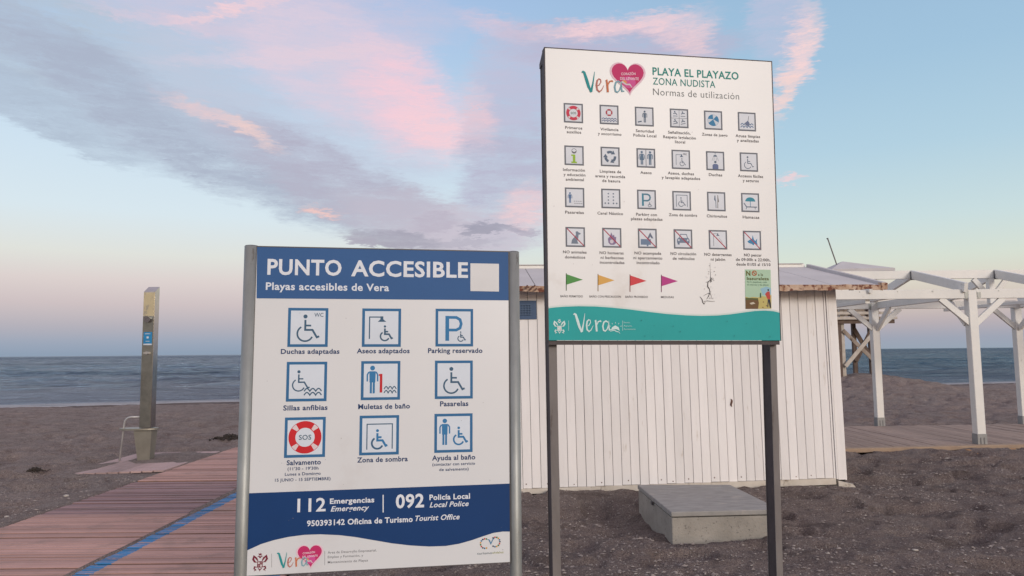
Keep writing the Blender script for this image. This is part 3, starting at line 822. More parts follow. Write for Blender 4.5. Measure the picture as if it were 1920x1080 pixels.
for (px, py) in posts:
    for sg in (-1, 1):
        b2 = MB(); b2.box(px + sg * (PW / 2 + .03) - .028, px + sg * (PW / 2 + .03) + .028, py - .062, py - .0575, 2.34, 2.43)
        b2.box(px + sg * (PW / 2 + .03) - .028, px + sg * (PW / 2 + .03) + .028, py - .062, py - .02, 2.324, 2.328)
        b2.build('bracket', M['galv'], pg)
bn = 0
for x in (4.9, 5.5, 6.1, 6.65, 7.7, 8.3, 8.9):
    MB().tube([(x, FY - .0545, 2.447), (x, FY - .060, 2.447)], .009, 8).build('bolt', M['galv'], pg)

# ------------------------------------------------------------------ lifeguard tower on the mound
TY = 26.0
tw = thing('lifeguard_tower', (12.3, TY, .5), 'weathered wooden lifeguard tower on stilts beyond the pergola', 'tower')
tp = [(11.60, TY, 'tower_pale'), (12.85, TY, 'tower_wood'), (12.62, TY + 1.3, 'tower_dark'), (13.22, TY + 1.3, 'tower_dark')]
for (px, py, mm) in tp:
    MB().beam((px + .02, py, .3), (px, py, 4.32), .13, .13, up=(0, 1, 0)).build('post', M[mm], tw)
MB().beam((11.42, TY - .12, .3), (11.47, TY - .05, 2.55), .16, .16, up=(0, 1, 0)).build('post', M['tower_dark'], tw)
def tb(name, a, b, w, h, mm): return MB().beam(a, b, w, h).build(name, M[mm], tw)
tb('cross_brace', (11.62, TY - .10, 2.20), (12.80, TY - .10, .98), .04, .13, 'tower_wood')
tb('cross_brace', (11.62, TY - .15, .95), (12.80, TY - .15, 2.27), .04, .13, 'tower_pale')
tb('cross_brace', (12.6, TY + 1.2, 2.3), (13.25, TY + 1.2, 1.1), .04, .15, 'tower_dark')
tb('cross_brace', (12.6, TY + 1.15, 1.1), (13.25, TY + 1.15, 2.3), .04, .15, 'tower_dark')
tb('platform_beam', (11.35, TY - .15, 2.50), (13.4, TY - .15, 2.50), .08, .13, 'tower_dark')
for i in range(8):
    tb('platform_board', (11.3, TY - .2 + i * .2, 2.62 + .003 * (i % 2)), (13.45, TY - .2 + i * .2, 2.62 + .003 * (i % 2)), .19, .09, 'tower_pale')
for z in (2.80, 2.98):
    tb('rail', (11.35, TY - .2, z), (13.3, TY - .2, z), .09, .09, 'tower_pale')
    tb('rail', (11.35, TY + 1.4, z), (13.3, TY + 1.4, z), .09, .09, 'tower_wood')
rf = MB()
c_ = [(11.15, TY - .5, 4.33), (13.25, TY - .7, 4.33), (13.6, TY + 1.6, 4.36), (11.3, TY + 1.6, 4.36)]
ap = (12.0, TY + .55, 4.72)
b0 = len(rf.v); rf.v += c_ + [(p[0], p[1], p[2] - .09) for p in c_] + [ap]
for i in range(4):
    j = (i + 1) % 4
    rf.f.append((i, j, 8)); rf.m.append(0); rf.f.append((i, 4 + i, 4 + j, j)); rf.m.append(0)
rf.f.append((4, 7, 6, 5)); rf.m.append(0)
rf.build('roof', M['roof'], tw)
MB().tube([(11.72, TY + .3, 4.45), (11.36, TY + .2, 5.50)], .022, 10).build('pole', M['post_paint'], tw)
cap = MB().tube([(11.355, TY + .2, 5.49), (11.345, TY + .2, 5.53)], .032, 10).build('pole_cap', M['bracket'], tw)

# ------------------------------------------------------------------ hut
hut = thing('beach_hut', (1.8, 9.3, 0), 'white plank beach hut with rusty-edged grey roof behind the tall sign', 'hut')
HX0, HX1 = -.50, 3.62
def wy(x): return 8.262 + (x - .097) * .0621
def zb(x): return .052 + (x - .097) / 3.67 * .050
ZT = 2.24
def lean(x, z): return x - .030 * (z / 2.25)
bw = .1016
nb = int(round((HX1 - HX0) / bw)); bw = (HX1 - HX0) / nb
for i in range(nb):
    xa = HX0 + i * bw + .0022 + random.uniform(-.0008, .0008); xb = HX0 + (i + 1) * bw - .0022
    dy = random.uniform(-.002, .002)
    zlo0 = zb(xa) + random.uniform(-.003, .003); ct = []
    sides = []
    bev = .003
    m_ = MB(); bot = []; top = []
    for (lst, z) in ((bot, zlo0), (top, ZT)):
        for (xx, yy) in ((xa, .0 + bev), (xa + bev, 0), (xb - bev, 0), (xb, bev), (xb, .018), (xa, .018)):
            lst.append((lean(xx, z), wy(xx) + yy + dy, z))
    k = 6
    m_.v = bot + top; m_.f = [tuple(range(5, -1, -1)), tuple(range(6, 12))] + [(a, (a + 1) % 6, (a + 1) % 6 + 6, a + 6) for a in range(6)]; m_.m = [0] * 8
    m_.build('plank', M['white_paint'], hut)
def wallbox(x0, x1, y0, y1, z0, z1, name, mm):
    """box on the leaning front wall; y offsets from the wall plane"""
    return MB().hexa([(lean(x0, z0), wy(x0) + y0, z0), (lean(x1, z0), wy(x1) + y0, z0), (lean(x1, z0), wy(x1) + y1, z0), (lean(x0, z0), wy(x0) + y1, z0),
                      (lean(x0, z1), wy(x0) + y0, z1), (lean(x1, z1), wy(x1) + y0, z1), (lean(x1, z1), wy(x1) + y1, z1), (lean(x0, z1), wy(x0) + y1, z1)]).build(name, M[mm], hut)
wallbox(HX1 + .003, HX1 + .022, -.004, .016, .085, ZT, 'corner_strip', 'white_paint')
wallbox(HX1 + .030, HX1 + .048, -.012, .016, .085, ZT, 'corner_strip', 'white_paint')
wallbox(HX1 + .056, HX1 + .146, .000, .020, .078, ZT, 'corner_trim', 'white_paint')
for k_ in (3, 6, 8, 11, 14, 17, 21, 22, 24, 27, 30, 33, 36, 38):
    xx = HX0 + (k_ + .5) * bw + random.uniform(-.02, .02); zz = zb(xx) + random.uniform(.02, .05)
    MB().tube([(lean(xx, zz), wy(xx) - .0045, zz), (lean(xx, zz), wy(xx) - .001, zz)], [.004, .007], 8).build('nail', M['rust_dark'], hut)
# core behind the planks, so that joints read dark
MB().hexa([(HX0, wy(HX0) + .022, .03), (HX1 + .14, wy(HX1) + .022, .03), (HX1 + .02, 11.4, .03), (HX0 - .1, 11.2, .03),
           (HX0 - .03, wy(HX0) + .022, ZT), (HX1 + .11, wy(HX1) + .022, ZT), (HX1 - .01, 11.4, ZT), (HX0 - .13, 11.2, ZT)]).build('wall_core', M['dark'], hut)
for (xa, xc, nm) in ((HX1 + .145, HX1 + .025, 'side'), (HX0 - .003, HX0 - .103, 'side')):
    ys = wy(xa); ye = 11.35
    n_ = 30
    for i in range(n_):
        f0 = (i + .02) / n_; f1 = (i + .98) / n_
        s_ = 1 if xa > 1 else -1
        p0 = Vector((xa + (xc - xa) * f0, ys + (ye - ys) * f0 + .02, 0)); p1 = Vector((xa + (xc - xa) * f1, ys + (ye - ys) * f1 + .02, 0))
        o_ = Vector((s_ * .018, 0, 0))
        q = [p0, p1, p1 + o_, p0 + o_]
        MB().hexa([(a.x, a.y, .07) for a in q] + [(a.x - .03, a.y, ZT) for a in q]).build('side_plank', M['white_paint'], hut)
# skirting board under the planks
MB().hexa([(-.5, wy(-.5) - .012, -.01), (1.95, wy(1.95) - .012, .006), (1.95, wy(1.95) + .018, .006), (-.5, wy(-.5) + .018, -.01),
           (-.5, wy(-.5) - .012, zb(-.5) - .004), (1.95, wy(1.95) - .012, zb(1.95) - .004), (1.95, wy(1.95) + .018, zb(1.95) - .004), (-.5, wy(-.5) + .018, zb(-.5) - .004)]).build('skirting_board', M['skirt'], hut)
MB().hexa([(1.955, wy(1.955) - .012, -.002), (HX1 + .02, wy(HX1) - .012, .028), (HX1 + .02, wy(HX1) + .018, .028), (1.955, wy(1.955) + .018, -.002),
           (1.955, wy(1.955) - .012, zb(1.955) - .004), (HX1 + .02, wy(HX1) - .012, zb(HX1) - .004), (HX1 + .02, wy(HX1) + .018, zb(HX1) - .004), (1.955, wy(1.955) + .018, zb(1.955) - .004)]).build('skirting_board', M['skirt'], hut)
MB().box(2.62, 2.72, 8.395, 8.47, -.09, -.008).build('footing_block', M['concrete'], hut)
# broken concrete footing at the right corner
fb = MB().hexa([(3.13, 8.43, -.08), (3.80, 8.47, -.08), (3.83, 8.8, -.08), (3.13, 8.8, -.08), (3.15, 8.445, .008), (3.74, 8.48, .015), (3.80, 8.8, .02), (3.15, 8.8, .008)]).build('footing', M['concrete'], hut)
MB().hexa([(3.66, 8.45, .0), (3.84, 8.43, .0), (3.86, 8.52, .0), (3.66, 8.54, .0), (3.66, 8.455, .07), (3.82, 8.435, .03), (3.83, 8.51, .03), (3.66, 8.53, .07)]).build('footing_chip', M['skirt'], hut)
# fittings on the wall
vt = MB()
zz0, zz1, vx0, vx1 = 1.915, 2.125, -.02, .30
v_ = wallbox(vx0, vx1, -.014, -.001, zz0, zz1, 'vent', 'vent_blue')
gr = MB()
for i in range(6):
    xx = .055 + i * .03; gr.box(xx, xx + .006, wy(.1) - .022, wy(.1) - .0175, 1.96, 2.08)
for i in range(5):
    z = 1.965 + i * .027; gr.box(.05, .215, wy(.1) - .0285, wy(.1) - .0235, z, z + .006)
gr.build('vent_grille', M['vent_grid'], v_)
kn = [(2.47 + .012 * math.cos(a) + .006 * math.sin(3 * a), wy(2.47) - .0035, .955 + .045 * math.sin(a)) for a in [i * math.pi / 8 for i in range(16)]]
MB().prism(kn, (0, .003, 0)).build('knot_hole', M['rust_dark'], hut)

# roof: shallow gable with rusty folded eave
er0, er1 = (-.85, 7.95), (4.15, 8.22)
rr0, rr1 = (-.92, 9.80), (4.03, 9.98)
def L2(a, b, f): return (a[0] + (b[0] - a[0]) * f, a[1] + (b[1] - a[1]) * f)
EZ, RZh = 2.262, 2.668
nrf = 9
for i in range(nrf):
    f0 = i / nrf + .0009; f1 = (i + 1) / nrf - .0009
    a = L2(er0, er1, f0); b = L2(er0, er1, f1); c = L2(rr0, rr1, f1); d = L2(rr0, rr1, f0)
    MB().hexa([(a[0], a[1], EZ - .02), (b[0], b[1], EZ - .02), (c[0], c[1], RZh - .02), (d[0], d[1], RZh - .02), (a[0], a[1], EZ), (b[0], b[1], EZ), (c[0], c[1], RZh), (d[0], d[1], RZh)]).build('roof_sheet', M['roof'], hut)
bk0, bk1 = (-1.0, 11.75), (3.9, 11.85)
MB().hexa([(rr0[0], rr0[1], RZh - .02), (rr1[0], rr1[1], RZh - .02), (bk1[0], bk1[1], EZ), (bk0[0], bk0[1], EZ), (rr0[0], rr0[1], RZh), (rr1[0], rr1[1], RZh), (bk1[0], bk1[1], EZ + .02), (bk0[0], bk0[1], EZ + .02)]).build('roof_back', M['roof'], hut)
# ridge capping, a little raised
MB().beam((rr0[0] + .02, rr0[1] + .03, RZh + .018), (rr1[0] - .03, rr1[1] + .03, RZh + .018), .05, .048).build('ridge_cap', M['beam_paint'], hut)
MB().beam((rr0[0] + .02, rr0[1] + .03, RZh + .048), (rr1[0] - .06, rr1[1] + .03, RZh + .048), .10, .008).build('ridge_flashing', M['roof'], hut)
# verge trim
MB().beam((er1[0] + .012, er1[1] - .01, EZ + .006), (rr1[0] + .012, rr1[1], RZh + .014), .05, .05).build('verge_trim', M['roof'], hut)
MB().beam((er0[0] - .012, er0[1] - .01, EZ + .006), (rr0[0] - .012, rr0[1], RZh + .014), .05, .05).build('verge_trim', M['roof'], hut)
# gable infill
for (e, r_, bk) in ((er1, rr1, bk1), (er0, rr0, bk0)):
    sx_ = -.40 if e is er1 else .40
    MB().prism([(e[0] + sx_, e[1] + .25, EZ + .01), (bk[0] + sx_, bk[1] - .3, EZ + .01), (r_[0] + sx_, r_[1], RZh - .03)], (-.02, 0, 0)).build('gable_panel', M['white_paint'], hut)
# eave: ragged rusted strip
rs = np.random.RandomState(11); V = []; F = []; n = 150
for i in range(n + 1):
    f = i / n; p = L2(er0, er1, f)
    j = .011 * float(vnoise(np.array([f * 31]), np.array([1.5]), 51)[0]) + .007 * float(vnoise(np.array([f * 90]), np.array([4.5]), 52)[0])
    lo = EZ - .052 + j - .010 * f
    if .88 < f < .975: lo += .012
    tp_ = EZ + .004 + .006 * float(vnoise(np.array([f * 60]), np.array([8.5]), 53)[0])
    V += [(p[0], p[1] - .012, lo), (p[0], p[1] - .016 - .003 * math.sin(f * 140), tp_), (p[0], p[1] + .02, tp_ + .004), (p[0], p[1] - .006, lo)]
for i in range(n):
    for j in range(4):
        j2 = (j + 1) % 4
        F.append((i * 4 + j, i * 4 + 4 + j, i * 4 + 4 + j2, i * 4 + j2))
F += [(0, 1, 2, 3), (n * 4 + 3, n * 4 + 2, n * 4 + 1, n * 4)]
obj('rusty_eave', V, F, M['rust'], hut)
MB().beam((er1[0] + .012, er1[1] - .03, EZ - .018), (er1[0] + .016, er1[1] + .10, EZ + .003), .065, .075).build('eave_end', M['rust'], hut)
# torn bit of metal by the left end and the soffit board
to = MB()
for i in range(6):
    a = .145 + i * .02
    to.beam((a, wy(a) - .32, 2.232 + .02 * math.sin(i * 2.2)), (a + .024, wy(a) - .318, 2.25 + .02 * math.cos(i * 1.7)), .008, .016)
to.build('torn_metal', M['rust_dark'], hut)
MB().hexa([(er0[0] + .1, er0[1] + .03, ZT - .015), (er1[0] - .1, er1[1] + .03, ZT - .015), (3.78, wy(3.7) - .004, ZT + .0), (-.55, wy(-.5) - .004, ZT),
           (er0[0] + .1, er0[1] + .03, ZT - .003), (er1[0] - .1, er1[1] + .03, ZT - .003), (3.78, wy(3.7) - .004, ZT + .012), (-.55, wy(-.5) - .004, ZT + .012)]).build('soffit', M['skirt'], hut)

# ------------------------------------------------------------------ concrete chamber with lid
bx = thing('concrete_chamber', (1.7, 6.8, 0), 'low square concrete chamber with flat lid on the sand before the hut', 'chamber')
def quadbox(c, z0, z1, name, mm, inset=0):
    cx = sum(p[0] for p in c) / 4; cy = sum(p[1] for p in c) / 4
    q = [(p[0] + (cx - p[0]) * inset, p[1] + (cy - p[1]) * inset) for p in c]
    o = MB().hexa([(p[0], p[1], z0) for p in q] + [(p[0], p[1], z1) for p in q]).build(name, M[mm], bx)
    md = o.modifiers.new('bevel', 'BEVEL'); md.width = .008; md.segments = 2
    return o
cn = [(1.292, 6.19), (2.215, 6.255), (2.135, 7.40), (1.226, 7.44)]
quadbox(cn, -.35, .178, 'walls', 'concrete', .012)
quadbox(cn, .186, .228, 'lid', 'concrete_lid')
quadbox(cn, .150, .1858, 'lid_seat', 'dark', .035)
MB().box(1.245, 1.262, 6.80, 6.86, .160, .184).build('lid_latch', M['bracket'], bx)

# ------------------------------------------------------------------ clumps and litter on the sand
def clump(name, c, r, n, mm, label, cat, flat_=.4, seed=1, group=None):
    rs = random.Random(seed); b = MB()
    zc = float(sand_z(np.array([c[0]]), np.array([c[1]]))[0])
    for i in range(n):
        a = rs.uniform(0, 6.28); d = abs(rs.gauss(0, .5)) * r
        p = Vector((c[0] + math.cos(a) * d * 1.4, c[1] + math.sin(a) * d * .8, zc + max(0, (1 - d / r)) * r * flat_ * rs.uniform(.2, 1)))
        l = rs.uniform(.25, .6) * r; t_ = rs.uniform(0, 6.28)
        q = p + Vector((math.cos(t_) * l, math.sin(t_) * l, rs.uniform(-.12, .2) * r))
        mdp = (p + q) / 2 + Vector((rs.uniform(-.1, .1) * r, rs.uniform(-.1, .1) * r, rs.uniform(0, .15) * r))
        w = rs.uniform(.03, .08) * r
        b.tube([p, mdp, q], [w, w * 1.2, w * .4], 5)
    return tag(b.build(name, M[mm]), label, cat, group)
clump('seaweed_clump', (-6.30, 9.85), .085, 120, 'weed', 'small black clump of dry seaweed on the sand left of the shower', 'seaweed', .55, 3)
clump('seaweed_heap', (-4.98, 13.2), .21, 260, 'weed', 'dark brown heap of sand and seaweed at the far end of the boardwalk', 'seaweed', .28, 5)

def pebble(x, y, r, label, seed, mm='shell', sx=1.4):
    rs = random.Random(seed); bm = bmesh.new(); bmesh.ops.create_icosphere(bm, subdivisions=2, radius=1)
    z = float(sand_z(np.array([x]), np.array([y]))[0])
    for v in bm.verts:
        k = 1 + .18 * math.sin(v.co.x * 3 + seed) + .1 * math.cos(v.co.y * 5 + seed)
        v.co = Vector((v.co.x * r * sx * k, v.co.y * r * k, v.co.z * r * .5 * k))
    me = bpy.data.meshes.new('stone'); bm.to_mesh(me); bm.free(); me.materials.append(M[mm])
    me.polygons.foreach_set('use_smooth', [True] * len(me.polygons))
    o = bpy.data.objects.new('stone', me); COL.objects.link(o); o.location = (x, y, z + r * .2)
    return tag(o, label, 'stone')
pebble(-4.98, 8.35, .026, 'largest pale stone in the gravel beside the left boardwalk edge', 1)
pebble(-5.05, 8.95, .017, 'small pale stone in the gravel between boardwalk and shower pad', 2)
pebble(-4.95, 7.35, .018, 'pale stone at the near left corner of the boardwalk gravel', 3)
pebble(3.05, 5.75, .016, 'pale pebble on dark sand right of the tall sign post', 4)
pebble(6.0, 10.35, .022, 'pale pebble on the sand just before the wooden deck', 5)

# ------------------------------------------------------------------ print on the signs
def homog(src, dst):
    A_ = []
    for (x, y), (u, v) in zip(src, dst):
        A_.append([x, y, 1, 0, 0, 0, -u * x, -u * y, -u]); A_.append([0, 0, 0, x, y, 1, -v * x, -v * y, -v])
    return np.linalg.svd(np.array(A_))[2][-1].reshape(3, 3)


INK = {}
def ink(rgb, var=.05):
    if rgb not in INK:
        INK[rgb] = flat('ink_%d_%d_%d' % rgb, rgb, var=var)
    return INK[rgb]


class Panel:
    """flat artwork area: artwork units (u, v) -> metres (s right, t down) on the panel face"""
    def __init__(s, corners, w, h, TL, U, V):
        s.H = homog(corners, [(0, 0), (w, 0), (w, h), (0, h)])
        s.w, s.h = w, h
        s.TL = Vector(TL); s.U = Vector(U).normalized(); s.V = Vector(V).normalized()
        s.N = s.V.cross(s.U).normalized()
        if s.N.y > 0: s.N = -s.N

    def st(s, p):
        q = s.H @ np.array([p[0], p[1], 1.0])
        return Vector((q[0] / q[2], q[1] / q[2]))

    def w3(s, a, b, h=0.0):
        return s.TL + s.U * a + s.V * b + s.N * h


class Art:
    """collects flat coloured shapes lying on a panel; each shape a hair above the last"""
    def __init__(s, panel, base=.0006, step=.00005):
        s.P = panel; s.v = []; s.f = []; s.m = []; s.cols = []; s.h = base; s.step = step
        s.o = Vector((0, 0)); s.k = 1.0

    def at(s, px, half):
        """local frame: origin at artwork point px, unit = half (metres)"""
        s.o = s.P.st(px); s.k = half
        return s

    def _m(s, rgb):
        if rgb not in s.cols: s.cols.append(rgb)
        return s.cols.index(rgb)

    def add(s, pts, faces, rgb):
        s.h += s.step
        k = len(s.v); mi = s._m(rgb)
        for p in pts: s.v.append(tuple(s.P.w3(s.o.x + p[0] * s.k, s.o.y + p[1] * s.k, s.h)))
        for f in faces: s.f.append(tuple(k + i for i in reversed(f))); s.m.append(mi)
        return s

    def poly(s, pts, rgb): return s.add(pts, [tuple(range(len(pts)))], rgb)

    def rect(s, x0, y0, x1, y1, rgb): return s.poly([(x0, y0), (x1, y0), (x1, y1), (x0, y1)], rgb)

    def circ(s, x, y, r, rgb, n=20, ry=None):
        return s.poly([(x + r * math.cos(2 * math.pi * i / n), y + (ry or r) * math.sin(2 * math.pi * i / n)) for i in range(n)], rgb)

    def line(s, pts, w, rgb, closed=False):
        n = len(pts); P_ = [Vector(p) for p in pts]; W_ = w if isinstance(w, (list, tuple)) else [w] * n
        L = []; Rr = []
        for i in range(n):
            a = P_[(i - 1) % n] if (closed or i > 0) else None; b = P_[(i + 1) % n] if (closed or i < n - 1) else None
            d1 = (P_[i] - a).normalized() if a is not None else None; d2 = (b - P_[i]).normalized() if b is not None else None
            d1 = d1 or d2; d2 = d2 or d1
            n1 = Vector((-d1.y, d1.x)); n2 = Vector((-d2.y, d2.x)); mm = (n1 + n2)
            if mm.length < 1e-4: mm = n1.copy()
            mm.normalize(); k = min(2.0, 1 / max(.35, mm.dot(n1)))
            L.append(P_[i] + mm * W_[i] / 2 * k); Rr.append(P_[i] - mm * W_[i] / 2 * k)
        pts2 = L + Rr; m = n if closed else n - 1
        return s.add([tuple(p) for p in pts2], [(i, (i + 1) % n, n + (i + 1) % n, n + i) for i in range(m)], rgb)

    def arc(s, x, y, r, a0, a1, w, rgb, n=22, ry=None):
        ry = ry or r
        return s.line([(x + r * math.cos(R(a0 + (a1 - a0) * i / n)), y + ry * math.sin(R(a0 + (a1 - a0) * i / n))) for i in range(n + 1)], w, rgb)

    def frame(s, rgb, w=.17, inner=None):
        if inner: s.rect(-1 + w * .5, -1 + w * .5, 1 - w * .5, 1 - w * .5, inner)
        h = 1 - w / 2
        return s.line([(-h, -h), (h, -h), (h, h), (-h, h)], w, rgb, closed=True)

    def text(s, txt, xc, yc, width, cap, rgb, bold=0.0, shear=0.0, rot=0.0, align='C'):
        """xc, yc, width in artwork units (middle of the capitals); cap = capital height in artwork units"""
        L0 = s.P.st((xc - width / 2, yc)); R0 = s.P.st((xc + width / 2, yc))
        c1 = s.P.st((xc, yc - cap / 2)); c2 = s.P.st((xc, yc + cap / 2))
        W_ = (R0 - L0).length; Hc = (c2 - c1).length; C_ = (L0 + R0) / 2
        V_, F_, x0, x1 = glyphs(txt, bold, shear)
        sx = W_ / (x1 - x0); sy = Hc / CAP
        s.h += s.step
        k = len(s.v); mi = s._m(rgb); ca, sa = math.cos(rot), math.sin(rot)
        for (x, y) in V_:
            a = (x - (x0 + x1) / 2) * sx; b = -(y - CAP / 2) * sy
            s.v.append(tuple(s.P.w3(C_.x + a * ca - b * sa, C_.y + a * sa + b * ca, s.h)))
        for f in F_: s.f.append(tuple(k + i for i in f)); s.m.append(mi)
        return s

    def build(s, name, parent, label=None):
        o = obj(name, s.v, s.f, [ink(c) for c in s.cols], parent, s.m)
        # make every face look out of the panel
        me = o.data
        bm = bmesh.new(); bm.from_mesh(me)
        inv = wmat(parent).inverted().to_3x3(); nn = inv @ s.P.N
        flip = [f for f in bm.faces if f.normal.dot(nn) < 0]
        bmesh.ops.reverse_faces(bm, faces=flip)
        big = [f for f in bm.faces if len(f.verts) > 4]
        bmesh.ops.triangulate(bm, faces=big, ngon_method='EAR_CLIP')
        bm.to_mesh(me); bm.free()
        if label: o['label'] = label
        return o


_gl = {}
def glyphs(txt, bold, shear):
    key = (txt, bold, shear)
    if key in _gl: return _gl[key]
    cu = bpy.data.curves.new('lettering', 'FONT')
    cu.body = txt; cu.size = 1.0; cu.offset = bold; cu.shear = shear; cu.resolution_u = 3; cu.fill_mode = 'FRONT'
    if bold: cu.space_character = 1.06
    o = bpy.data.objects.new('lettering', cu); COL.objects.link(o)
    bpy.context.view_layer.update()
    dg = bpy.context.evaluated_depsgraph_get()
    me = bpy.data.meshes.new_from_object(o.evaluated_get(dg))
    V_ = [(v.co.x, v.co.y) for v in me.vertices]; F_ = [tuple(p.vertices) for p in me.polygons]
    bpy.data.objects.remove(o); bpy.data.curves.remove(cu); bpy.data.meshes.remove(me)
    xs = [v[0] for v in V_]
    _gl[key] = (V_, F_, min(xs), max(xs))
    return _gl[key]


CAP = 1.0
_v, _f, _a, _b = glyphs('H', 0, 0)
CAP = max(p[1] for p in _v) - min(p[1] for p in _v)


# ---- pictograms, drawn in a unit square frame (-1..1)
def waves(a, x0, x1, y, amp, w, rgb, n=3, rows=2, gap=.2):
    for r in range(rows):
        pts = []
        for i in range(n * 6 + 1):
            f = i / (n * 6.0)
            pts.append((x0 + (x1 - x0) * f, y + r * gap - amp * abs(math.sin(math.pi * n * f)) + amp * .5))
        a.line(pts, w, rgb)


def wheelchair(a, x, y, s, c, w=.09, leg=True):
    a.circ(x - .02 * s, y - .72 * s, .12 * s, c)
    a.line([(x - .02 * s, y - .52 * s), (x - .02 * s, y + .08 * s), (x + .40 * s, y + .08 * s), (x + .66 * s, y + .52 * s), (x + .80 * s, y + .46 * s)] if leg else
           [(x - .02 * s, y - .52 * s), (x - .02 * s, y + .08 * s), (x + .40 * s, y + .08 * s), (x + .62 * s, y + .42 * s)], w, c)
    a.line([(x - .02 * s, y - .18 * s), (x + .32 * s, y - .18 * s)], w * .9, c)
    a.arc(x - .02 * s, y + .30 * s, .45 * s, 25, 240, w * .85, c)


def person(a, x, y, s, c, skirt=False):
    a.circ(x, y - .78 * s, .15 * s, c)
    if skirt:
        a.poly([(x - .16 * s, y - .58 * s), (x + .16 * s, y - .58 * s), (x + .30 * s, y + .22 * s), (x - .30 * s, y + .22 * s)], c)
    else:
        a.poly([(x - .2 * s, y - .58 * s), (x + .2 * s, y - .58 * s), (x + .18 * s, y + .12 * s), (x - .18 * s, y + .12 * s)], c)
    for q in (-1, 1):
        a.line([(x + q * .22 * s, y - .54 * s), (x + q * .32 * s, y - .36 * s), (x + q * (.38 if skirt else .32) * s, y + .06 * s)], .09 * s, c)
        a.line([(x + q * .09 * s, y + .10 * s), (x + q * .09 * s, y + .80 * s)], .13 * s, c)


def buoy(a, x, y, r, red, white, txt=None, cap=None):
    for k in range(4):
        a.arc(x, y, r * .80, 90 * k - 36, 90 * k + 36, r * .42, red, n=10)
        a.arc(x, y, r * 1.0, 90 * k + 35, 90 * k + 55, r * .03, red, n=4); a.arc(x, y, r * .60, 90 * k + 35, 90 * k + 55, r * .04, red, n=4)
        a.arc(x, y, r * .79, 90 * k + 38, 90 * k + 52, r * .32, white, n=4)


def showerhead(a, x, y, s, c, w=.07):
    a.line([(x, y + 1.2 * s), (x, y), (x + .62 * s, y)], w, c)
    a.poly([(x + .58 * s, y - .04), (x + .74 * s, y - .04), (x + .74 * s, y + .12 * s), (x + .9 * s, y + .26 * s), (x + .44 * s, y + .26 * s), (x + .58 * s, y + .12 * s)], c)


# ================================================================== blue sign
BW, BH = 1.0, 1.2457
BC = [(482, 463), (953, 473), (956, 1054), (462, 1080)]
BU = Vector((.985, .174, -.006)).normalized(); BV = Vector((-.003, -.022, -1)).normalized()
BTL = Vector((-.999, 2.863, 1.970))
PB = Panel(BC, BW, BH, BTL, BU, BV)
yawB = math.atan2(BU.y, BU.x)
bs = thing('blue_information_sign', tuple((BTL + BU * .5)[:2]) + (0,), 'blue and white sign with accessible beach pictograms between two round steel pipes', 'sign', yawB)
def slab(P, w, h, thick, name, m, parent, back=0.0, x0=0.0, y0=0.0):
    q = [P.w3(x0, y0, -back), P.w3(w, y0, -back), P.w3(w, h, -back), P.w3(x0, h, -back)]
    return MB().hexa([v - P.N * thick for v in q] + q).build(name, m, parent)
bp = slab(PB, BW, BH, .022, 'panel', M['panel_white_blue_sign'], bs)
e_ = MB()
for (a0, b0, a1, b1) in ((-.004, -.004, BW + .004, .0), (-.004, BH, BW + .004, BH + .003), (-.006, 0, -.0005, BH), (BW + .0005, 0, BW + .003, BH)):
    q = [PB.w3(a0, b0, .0015), PB.w3(a1, b0, .0015), PB.w3(a1, b1, .0015), PB.w3(a0, b1, .0015)]
    e_.hexa([v - PB.N * .026 for v in q] + q)
e_.build('edge_frame', M['panel_edge'], bs)
for nm, (p0, p1), r_ in (('pipe', ((470.5, 461), (450.5, 1080)), .0262), ('pipe', ((963.5, 472.5), (968.5, 1080)), .0243)):
    a = PB.st(p0); c = PB.st(p1); A3 = PB.w3(a.x, a.y, -.014); C3 = PB.w3(c.x, c.y, -.014)
    E3 = A3 + (C3 - A3) * ((A3.z + .35) / (A3.z - C3.z))
    po = smooth_sides(MB().tube([A3 + (A3 - C3).normalized() * .0, C3, E3], r_, 32).build('pipe', M['galv'], bs))
    cp_ = MB().tube([A3 + Vector((0, 0, .0005)), A3 + Vector((0, 0, .003)), A3 + Vector((0, 0, .005))], [r_ * .98, r_ * .9, r_ * .5], 24).build('pipe_cap', M['bracket'], po)

NAVY = (40, 66, 108); FRB = (50, 108, 154); ICO = (62, 96, 122); ICB = (52, 122, 172); RED = (196, 40, 48); WHT = (226, 230, 236); BAND = (2, 56, 110); HEAD = (52, 94, 146)
def on(P, pts): return [tuple(P.st(p)) for p in pts]
a = Art(PB); a.k = 1
a.poly([(0, 0), (BW, 0)] + on(PB, [(953.5, 563.5), (720, 561.5), (481, 559.5)]), HEAD); a.build('header_band', bp)
a = Art(PB)
top_ = on(PB, [(465, 925), (954.5, 907)]); top_[0] = (0, top_[0][1]); top_[1] = (BW, top_[1][1])
curve = [(955.3, 997), (942, 997), (925, 999.5), (905, 1006), (885, 1013), (860, 1020), (835, 1024), (805, 1025), (770, 1023), (735, 1019), (700, 1013), (665, 1007), (635, 1003.5), (600, 1002), (570, 1003), (540, 1007), (515, 1012.5), (490, 1020), (463, 1032)]
cv = on(PB, curve); cv[0] = (BW, cv[0][1]); cv[-1] = (0, cv[-1][1])
a.poly(top_ + cv, BAND); a.build('footer_band', bp)
a = Art(PB, .0012)
a.text('PUNTO', 571, 501.5, 139, 27.5, WHT, .026); a.build('title_lettering', bp)
a = Art(PB, .0012); a.text('ACCESIBLE', 768, 505, 219, 27.5, WHT, .026); a.build('title_lettering', bp)
a = Art(PB, .0012); a.text('Playas accesibles de Vera', 614, 538, 231, 13, (222, 228, 236), .024); a.build('subtitle_lettering', bp)
a = Art(PB, .0012); c = on(PB, [(882, 494), (935.5, 495), (935.5, 547), (882, 546)]); a.poly(c, (222, 222, 222)); a.build('blank_sticker', bp)
IW = .0765
